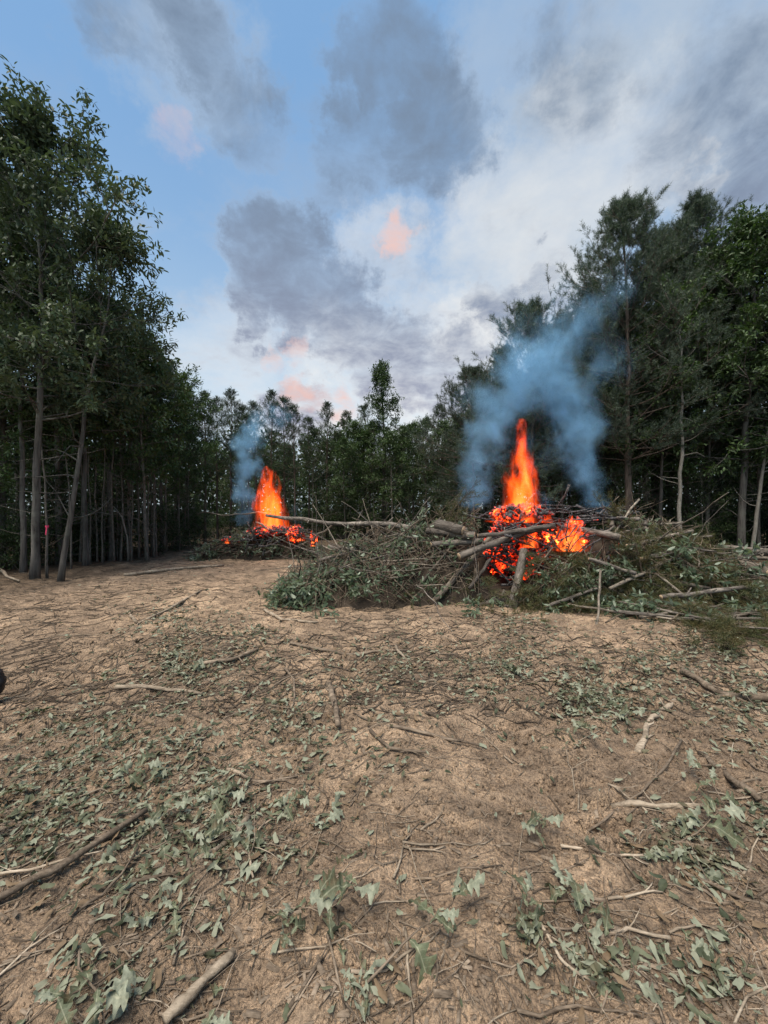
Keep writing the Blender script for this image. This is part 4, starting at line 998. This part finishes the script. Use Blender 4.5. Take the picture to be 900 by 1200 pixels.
sticks = [  # pixels, width in pixels at start and end, material, label
    ([(-20, 1082), (60, 1035), (170, 955)], 11, 7, 'stick', 'long pale-brown branch lying across the thick leaf litter'),
    ([(190, 1205), (232, 1168), (273, 1128)], 15, 13, 'palestick', 'splintered yellowish stick lying on bare dirt'),
    ([(-10, 1032), (60, 1020), (118, 1008)], 4, 2, 'palestick', 'thin straight twig crossing the long pale-brown branch'),
    ([(40, 1132), (120, 1070), (160, 1000)], 4, 3, 'stick', 'thin curved dark twig below the long pale-brown branch'),
    ([(135, 808), (190, 812), (236, 816)], 7, 4, 'palestick', 'short pale stick by the leaf mat, level with a second stick'),
    ([(237, 786), (270, 780), (302, 770)], 7, 4, 'stick', 'brown stick poking out of a small leaf mat'),
    ([(145, 678), (195, 671), (262, 664)], 5, 3, 'palestick', 'long thin pole on the dirt between the oaks and the small pile'),
    ([(385, 808), (390, 830), (396, 858)], 10, 7, 'stick', 'short thick stick lying lengthwise in the middle of the clearing'),
    ([(333, 790), (346, 806), (344, 838), (312, 834)], 3, 2, 'stick', 'hooked thin root curling over the dirt'),
    ([(265, 905), (300, 915), (348, 911)], 5, 3, 'stick', 'crooked twig above the torn bark piece'),
    ([(287, 978), (290, 1005), (296, 1036)], 4, 3, 'palestick', 'upright-lying pale root beside the torn bark piece'),
    ([(217, 1012), (221, 1046)], 7, 6, 'stick', 'stubby reddish stick in the leaf litter'),
    ([(228, 1026), (262, 992), (291, 958)], 9, 7, 'palestick', 'torn bark piece lying in the leaf litter'),
    ([(148, 1052), (200, 1043), (241, 1034)], 5, 4, 'stick', 'straight twig beneath the stubby reddish stick'),
    ([(448, 864), (500, 866), (562, 882)], 5, 3, 'stick', 'long twig lying level on orange dirt'),
    ([(434, 868), (455, 888), (500, 893)], 5, 3, 'stick', 'bent twig just below the long level twig'),
    ([(748, 880), (757, 852), (792, 830)], 9, 6, 'palestick', 'pale crooked root bending toward the leaf clump'),
    ([(800, 797), (850, 818), (905, 830)], 9, 8, 'stick', 'thick brown branch half bunched in leaves below the brush'),
    ([(822, 878), (850, 905), (892, 936)], 8, 9, 'stick', 'curved branch sunk in the dirt below the pale crooked root'),
    ([(718, 934), (770, 943), (832, 946)], 9, 5, 'palestick', 'stout stick lying level above a leafy sprig'),
    ([(658, 990), (705, 994), (757, 1003)], 4, 3, 'palestick', 'thin straight twig below the stout level stick'),
    ([(714, 914), (735, 926), (760, 946)], 3, 3, 'palestick', 'thin twig laid over the stout level stick'),
    ([(475, 1108), (478, 1150), (486, 1204)], 4, 3, 'palestick', 'thin root running straight on bare dirt beside a second root'),
    ([(526, 1100), (516, 1145), (500, 1202)], 4, 3, 'palestick', 'thin root bowed toward the straight root'),
    ([(628, 1085), (655, 1128), (692, 1158)], 5, 4, 'palestick', 'pale twig ending under a big wilted leaf'),
    ([(652, 1090), (668, 1120), (690, 1150)], 4, 3, 'stick', 'second twig beside the pale twig under the wilted leaf'),
    ([(705, 1108), (735, 1090), (788, 1098)], 5, 4, 'palestick', 'arched twig above the wilted leaf mat'),
    ([(840, 822), (870, 818), (905, 826)], 9, 9, 'stick', 'broken branch end beside the thick brown branch'),
    ([(340, 762), (410, 772), (476, 762)], 4, 4, 'stick', 'long crooked twig lying across the clearing past the hooked root'),
    ([(338, 1204), (358, 1172), (377, 1144)], 6, 5, 'stick', 'dark stick beside the splintered yellowish stick'),
    ([(379, 1056), (385, 1068), (402, 1082)], 6, 5, 'stick', 'short curved bark strip on bare dirt'),
    ([(464, 758), (470, 770), (480, 782)], 4, 3, 'palestick', 'little pale stick near the long crooked twig'),
    ([(0, 640), (8, 660), (22, 686)], 4, 3, 'palestick', 'bent bare branch at the foot of the tallest oak'),
    ([(310, 722), (330, 735), (372, 737)], 4, 3, 'palestick', 'hooked pale twig on the dirt before the tip of the big pile'),
    ([(150, 722), (160, 738), (235, 700)], 4, 3, 'palestick', 'curved root in the leaf strip leading to the oaks'),
    ([(690, 960), (760, 915), (800, 870)], 3, 3, 'stick', 'slender twig reaching up to the pale crooked root'),
    ([(800, 1010), (850, 1040), (905, 1060)], 5, 4, 'stick', 'straight twig beyond the leafy sprig by the stout level stick'),
]
for i, (pp, w0, w1, m, lab) in enumerate(sticks):
    r = np.random.default_rng(900 + i); big = w0 >= 7
    d0, d1 = gpt(*pp[0])[1], gpt(*pp[-1])[1]; r0, r1 = px_r(w0, d0) * .95, px_r(w1, d1) * .95
    q = ground_path(pp, max(r0, r1) * .75 + .012, r, 11, .008); mb = MB(); q0 = q[0].copy()
    rad = np.linspace(r0, r1, len(q)) * (1 + .12 * r.normal(size=len(q))); mb.tube(q - q0, rad, 8, True, .06, r)
    for s_ in range(0 if w0 > 12 else 3 if len(pp) > 2 else 1):
        f = r.uniform(.2, .9); d = unit(unit(q[-1] - q[0]) * .7 + np.array([r.normal(), r.normal(), .25])); L = r.uniform(.04, .2)
        mb.tube(wander(r, interp(q, f) - q0, d, L, 4, .2, -.08), np.linspace(r1 * .6, r1 * .25, 4), 5)
    obj('stick' if big else 'twig', mb, M[m], None, q0, lab, 'stick' if big else 'twig')

# where the litter lies, in photo pixels: x, y, spread, weight
LITTER = [(60, 930, 80, 3), (20, 985, 70, 3), (110, 870, 70, 2.4), (215, 785, 40, 2), (260, 950, 60, 2.2), (225, 895, 50, 1.6), (340, 850, 45, 1.5), (290, 1000, 60, 2.0), (690, 822, 36, 1.6), (730, 830, 30, 1.0),
          (790, 985, 36, 1.8), (830, 1010, 30, 1.0), (840, 1140, 55, 2.0), (700, 1140, 45, 1.5), (620, 1120, 35, .8), (610, 750, 50, 1.5), (830, 760, 60, 2.2), (430, 1185, 25, .7), (90, 1150, 30, .7), (150, 1160, 30, .8), (200, 735, 40, 1.5),
          (290, 760, 40, 1.0), (570, 785, 45, 1.2), (470, 775, 35, .8), (860, 840, 50, 1.6), (430, 800, 50, .8), (760, 790, 40, 1.0), (440, 900, 60, .6), (180, 960, 60, 1.6), (140, 1020, 60, 1.2), (220, 1080, 60, 1.0), (880, 960, 40, .8)]
WT = np.array([q[3] for q in LITTER]); WT /= WT.sum()
def litter_px(r, n, uni=.2):
    i = r.choice(len(LITTER), n, p=WT); L = np.array(LITTER)[i]
    tt = np.where(r.random(n) < .6, .55, 1.25); px = L[:, 0] + r.normal(size=n) * L[:, 2] * tt; py = L[:, 1] + r.normal(size=n) * L[:, 2] * .7 * tt
    u = r.random(n) < uni; px = np.where(u, r.uniform(-30, 930, n), px); py = np.where(u, r.uniform(690, 1230, n) , py)
    ok = (py > 668); px, py = px[ok], py[ok]; d = EYE * F / (py - HY); x = (px - CX) / F * d
    return x, d
NEAR = [(np.mean([gpt(*q)[:2] for q in s_[0]], axis=0), s_[4]) for s_ in sticks if len(s_[4].replace(',', '').split()) <= 9]
def near_name(x, y): return min(NEAR, key=lambda q: (q[0][0] - x) ** 2 + (q[0][1] - y) ** 2)[1]
def clear_of_pile(x, y): return mound(x, y) < .03

r = np.random.default_rng(1001)
# sprigs with their own leaves
LEAFMESH = []
for k, (v, f) in enumerate(OAK):
    me = mesh_from('leaf', v, [f]); me.materials.append(M['groundleaf']); LEAFMESH.append(me)
SPRIG = []
for k in range(5):
    q = np.random.default_rng(1100 + k); L = .22 + .05 * k; sp = wander(q, (0, 0, .012), (1, .1, .02), L, 7, .2)
    sp[:, 2] = np.clip(sp[:, 2], .006, .05); mb = MB(); mb.tube(sp, np.linspace(.004, .002, 7), 5)
    root = obj('oak_sprig', None); obj('stem', mb, M['stick'], root)
    for j in range(6 + k % 3):
        o = obj('leaf', LEAFMESH[int(q.integers(5))], None, root); p = interp(sp, .35 + .65 * q.random() if j else 1.0)
        o.location = (p[0], p[1], p[2] + .006 + .004 * j); s = q.uniform(.07, .12); o.scale = (s, s * .9, s)
        o.rotation_euler = (q.normal() * .28 + (math.pi if q.random() < .5 else 0), q.normal() * .18, q.normal() * 1.1)
    SPRIG.append(root)
def put_sprig(k, x, y, s, label, group, first=set()):
    t = SPRIG[k] if k not in first else copy_tree(SPRIG[k]); first.add(k)
    e = .05; gx = float(gh(x + e, y) - gh(x - e, y)) / (2 * e); gy = float(gh(x, y + e) - gh(x, y - e)) / (2 * e)
    t.location = (x, y, float(gfine(np.array(x), np.array(y))) + .012); t.rotation_euler = (math.atan(gy), -math.atan(gx), 0)
    t.rotation_euler.rotate_axis('Z', r.uniform(0, 6.28)); t.scale = (s, s, s); t['label'] = label; t['category'] = 'sprig'
    if group: t['group'] = group
for k, px, py, s, lab in ((0, 436, 1052, 1.1, 'wilted pale sprig lying alone on bare dirt by the thin straight root'), (1, 785, 985, 1.2, 'leafy sprig just below the stout level stick'),
                          (2, 700, 1140, 1.0, 'big wilted leaf sprig at the end of the pale twig'), (3, 90, 1145, 1.0, 'lone pale sprig below the thin curved dark twig'),
                          (4, 430, 1180, 1.1, 'green sprig near the dark stick and the splintered stick'), (1, 620, 1155, .9, 'folded dark-edged sprig near the wilted leaf sprig'),
                          (0, 640, 960, .9, 'drooping leaf sprig above the thin straight twig')):
    p = gpt(px, py); put_sprig(k, p[0], p[1], s, lab, None)
sx, sy = litter_px(r, 400, .06); c = 0
for x, y in zip(sx, sy):
    if not clear_of_pile(x, y) or y > 4.6: continue
    nm = near_name(x, y); put_sprig(c % 5, x, y, r.uniform(.7, 1.05), 'wilted oak sprig close to the ' + nm, 'sprigs close to the ' + nm); c += 1
    if c >= 42: break

# loose leaves: the largest ones singly, the rest as litter
x, y = litter_px(r, 17000, .04); ok = clear_of_pile(x, y); x, y = x[ok], y[ok]
keep = r.random(len(x)) < np.clip((y - 1.0) / 2.6, .16, 1); x, y = x[keep], y[keep]
near = np.argsort(y + np.abs(x) * .1)
one = r.permutation(near[:900])[:110]; one_set = np.zeros(len(x), bool); one_set[one] = True
for i in one:
    nm = near_name(x[i], y[i])
    o = obj('fallen_leaf', LEAFMESH[int(r.integers(5))], None, None, (x[i], y[i], float(gfine(x[i], y[i])) + .015), 'loose wilted leaf not far from the ' + nm, 'leaf', 'loose leaves by the ' + nm)
    s = r.uniform(.05, .105); o.scale = (s, s * .8, s); o.rotation_euler = (r.normal() * .35 + (math.pi if r.random() < .45 else 0), r.normal() * .25, r.uniform(0, 6.28))
x, y = x[~one_set], y[~one_set]; mb = MB(); z = gfine(x, y)
for k in range(6):
    s = slice(k, None, 6); n = len(x[s]); P = np.stack([x[s], y[s], z[s] + r.uniform(.004, .03, n)], 1)
    d = rnd_unit(r, n) * np.array([1, 1, .25]); nr = np.array([0, 0, 1.0]) * np.where(r.random(n) < .45, -1, 1)[:, None] + r.normal(size=(n, 3)) * .4
    far = np.clip((P[:, 1] - 2) / 5, 0, 1)
    mb.place(*SCRAP[k], P, unit(d), nr, np.minimum(r.lognormal(-3.3, .5, n), .055) * (1 + .5 * far))
obj('leaf_litter', mb, M['litterleaf'], label='torn leaves and leaf scraps strewn over the dirt', cat='litter', kind='stuff')

# fibres, rootlets, chips and clods
def scatter_fibres(n, rad, L, uni, m, lab):
    x, y = litter_px(r, n, uni); ok = clear_of_pile(x, y); mb = MB()
    for px_, py_ in zip(x[ok], y[ok]):
        if r.random() > .25 + .3 * (py_ - 1): continue
        a = r.normal() * .9 + .5; l = r.uniform(*L); q = wander(r, (px_, py_, 0), (math.cos(a), math.sin(a), 0), l, 5, .28); q[:, 2] = 0
        q[:, 2] = gfine(q[:, 0], q[:, 1]) + rad[1] + np.abs(r.normal(size=5)) * .006
        ra = r.uniform(*rad) * (1 + .35 * py_); mb.tube(q, np.linspace(ra, ra * .5, 5), 3, False)
    obj('plant_debris', mb, m, label=lab, cat='litter', kind='stuff')
scatter_fibres(5200, (.0006, .0022), (.04, .26), .3, M['stick'], 'fine rootlets and stem fibres raked through the dirt')
scatter_fibres(1500, (.0006, .0016), (.05, .25), .35, M['palestick'], 'pale dry fibres and splinters on the dirt')
# coarser sticks and straw over the far half of the clearing
mb = MB(); n = 4200; fx = r.uniform(-30, 930, n); fy = 655 + 190 * r.random(n) ** 1.3
for a_, b_ in zip(fx, fy):
    g_ = gpt(a_, b_)
    if mound(g_[0], g_[1]) > .03 or vnoise(g_[0] * .8, g_[1] * .8, 301) < -.2: continue
    an = r.normal() * .7 + .35; q = wander(r, g_, (math.cos(an), math.sin(an), 0), r.uniform(.08, .45), 4, .2); q[:, 2] = gfine(q[:, 0], q[:, 1]) + .006
    ra = r.uniform(.003, .008); mb.tube(q, np.linspace(ra, ra * .6, 4), 3, False)
obj('plant_debris', mb, M['twigs'], label='coarse broken straw and stems littering the far half of the clearing', cat='litter', kind='stuff')
n = 12000; py = r.uniform(650, 1230, n); py = np.where(r.random(n) < .5, r.uniform(720, 1000, n), py); px = r.uniform(-40, 940, n); d = EYE * F / (py - HY); x = (px - CX) / F * d; y = d
mb = MB(); z = gfine(x, y)
for k in range(4):
    s = slice(k, None, 4); P = np.stack([x[s], y[s], z[s]], 1); nn_ = len(P)
    mb.place(*lump(20 + k), P, rnd_unit(r, nn_), rnd_unit(r, nn_), np.minimum(r.lognormal(-5.2, .55, nn_), .013) * (1 + .25 * P[:, 1]))
obj('soil_clods', mb, M['soil'], label='loose crumbs and clods of soil over the clearing', cat='soil', kind='stuff')
n = 2600; xx, yy = litter_px(r, n, .7); ok = clear_of_pile(xx, yy); xx, yy = xx[ok], yy[ok]; n = len(xx); mb = MB()
chip = (np.array([[-.5, -.16, 0], [.5, -.12, .02], [.42, .15, .03], [-.5, .14, 0], [-.4, -.12, .1], [.4, -.1, .08], [.36, .12, .1], [-.44, .1, .1]]), np.array([[0, 1, 5, 4], [1, 2, 6, 5], [2, 3, 7, 6], [3, 0, 4, 7], [4, 5, 6, 7]]))
mb.place(*chip, np.stack([xx, yy, gfine(xx, yy) + .004], 1), unit(rnd_unit(r, n) * np.array([1, 1, .2])), unit(np.array([0, 0, 1.0]) + r.normal(size=(n, 3)) * .3), np.minimum(r.lognormal(-3.7, .5, n), .06))
obj('wood_chips', mb, M['stick'], label='wood chips and bark flakes scattered on the dirt', cat='wood chips', kind='stuff')

# small twigs that can be told apart
x, y = litter_px(r, 500, .45); c = 0
for tx, ty in zip(x, y):
    if not clear_of_pile(tx, ty) or ty > 6: continue
    a = r.normal() * .8 + .4; L = r.uniform(.15, .5) * (1 + ty * .08); q = wander(r, (0, 0, 0), (math.cos(a), math.sin(a), 0), L, 7, .16); q[:, 2] = 0; q -= q[3]
    ra = r.uniform(.0025, .0055) * (1 + ty * .08)
    z = gfine(q[:, 0] + tx, q[:, 1] + ty) + ra + .004; q[:, 2] = z - z[3]; mb = MB(); mb.tube(q, np.linspace(ra, ra * .5, 7), 5)
    d = unit(q[-1] - q[0] + np.array([r.normal() * L * .5, r.normal() * L * .5, .1 * L])); mb.tube(wander(r, q[4], d, L * .3, 4, .15, -.05), np.linspace(ra * .6, ra * .3, 4), 4)
    obj('twig', mb, M['stick' if r.random() < .6 else 'palestick'], None, (tx, ty, z[3]), 'short thin forked twig near the ' + near_name(tx, ty), 'twig', 'small twigs near the ' + near_name(tx, ty)); c += 1
    if c >= 150: break

# ------------------------------------------------------------------ tyre, ribbon, bent sapling
p = gpt(4, 822); root = obj('wheel', None, None, None, (p[0], p[1], float(gh(p[0], p[1]))), 'black rubber wheel standing on the dirt at the edge of the view', 'wheel')
mb = MB(); R_, w_ = .165, .055; k1, k2 = 48, 14; V = []
for a_ in range(k1):
    t = 2 * math.pi * a_ / k1
    for b_ in range(k2):
        s = 2 * math.pi * b_ / k2; cs, sn = math.cos(s), math.sin(s)
        rr = R_ - .045 + .05 * np.sign(cs) * abs(cs) ** .6 + (.006 if (a_ % 4 < 2 and cs > .6) else 0)
        V.append((rr * math.cos(t), w_ * np.sign(sn) * abs(sn) ** .7, rr * math.sin(t) + R_ + .008))
V = np.array(V); Fq = np.array([(a_ * k2 + b_, ((a_ + 1) % k1) * k2 + b_, ((a_ + 1) % k1) * k2 + (b_ + 1) % k2, a_ * k2 + (b_ + 1) % k2) for a_ in range(k1) for b_ in range(k2)])
mb.add(V, None, Fq); tyre = obj('tyre', mb, M['rubber'], root)
mb = MB(); prof = [(-.03, .075), (-.026, .1), (0, .092), (.026, .1), (.03, .075)]
mb.tube(np.array([[0, q_, R_ + .008] for q_, _ in prof]), [q_ for _, q_ in prof], 28); rim = obj('rim', mb, M['steel'], root)
mb = MB(); mb.tube(np.array([[0, -.05, R_ + .008], [0, .05, R_ + .008]]), .018, 16); obj('hub', mb, M['steel'], rim)
root.rotation_euler = (0, 0, math.radians(28)); root.location.x -= .225

x, y = pix(55, 8.95); t = PROTO['d2']; mb = MB(); zc = at(52, 617, 8.9)
ang = np.linspace(0, 2 * math.pi, 16); ring = np.stack([.045 * np.cos(ang), .05 * np.sin(ang), 0 * ang], 1)
v = np.vstack([ring + [0, 0, -.03], ring + [0, 0, .03]]); k = len(ang); mb.add(v, None, [(i, i + 1, k + i + 1, k + i) for i in range(k - 1)])
tail = np.array([[.02, -.05, .0], [.055, -.058, -.02], [.0, -.065, -.16], [.05, -.07, -.17], [-.01, -.06, -.25], [.035, -.075, -.27]]); mb.add(tail, None, [(0, 1, 3, 2), (2, 3, 5, 4)])
inst('d2', x, y, .9, 'thin trunk with a pink ribbon tied round it between the oaks', 'thin trunk between the oaks')
obj('marking_ribbon', mb, M['ribbon'], None, (x, y, zc[2]), 'bright pink marking ribbon tied round a thin trunk between the oaks', 'ribbon').scale = (.75, .75, .75)
q = np.array([at(150, 655, 12.0), at(149, 630, 12.0), at(143, 606, 12.0), at(132, 592, 12.05), at(122, 585, 12.1), at(112, 583, 12.2)]); q[0][2] = 0
mb = MB(); mb.tube(q - q[0], np.linspace(.03, .008, 6), 7); root = obj('bent_sapling', None, None, None, q[0], 'bare sapling bent over in an arch beside the thin stems', 'tree'); obj('trunk', mb, M['palebark'], root)
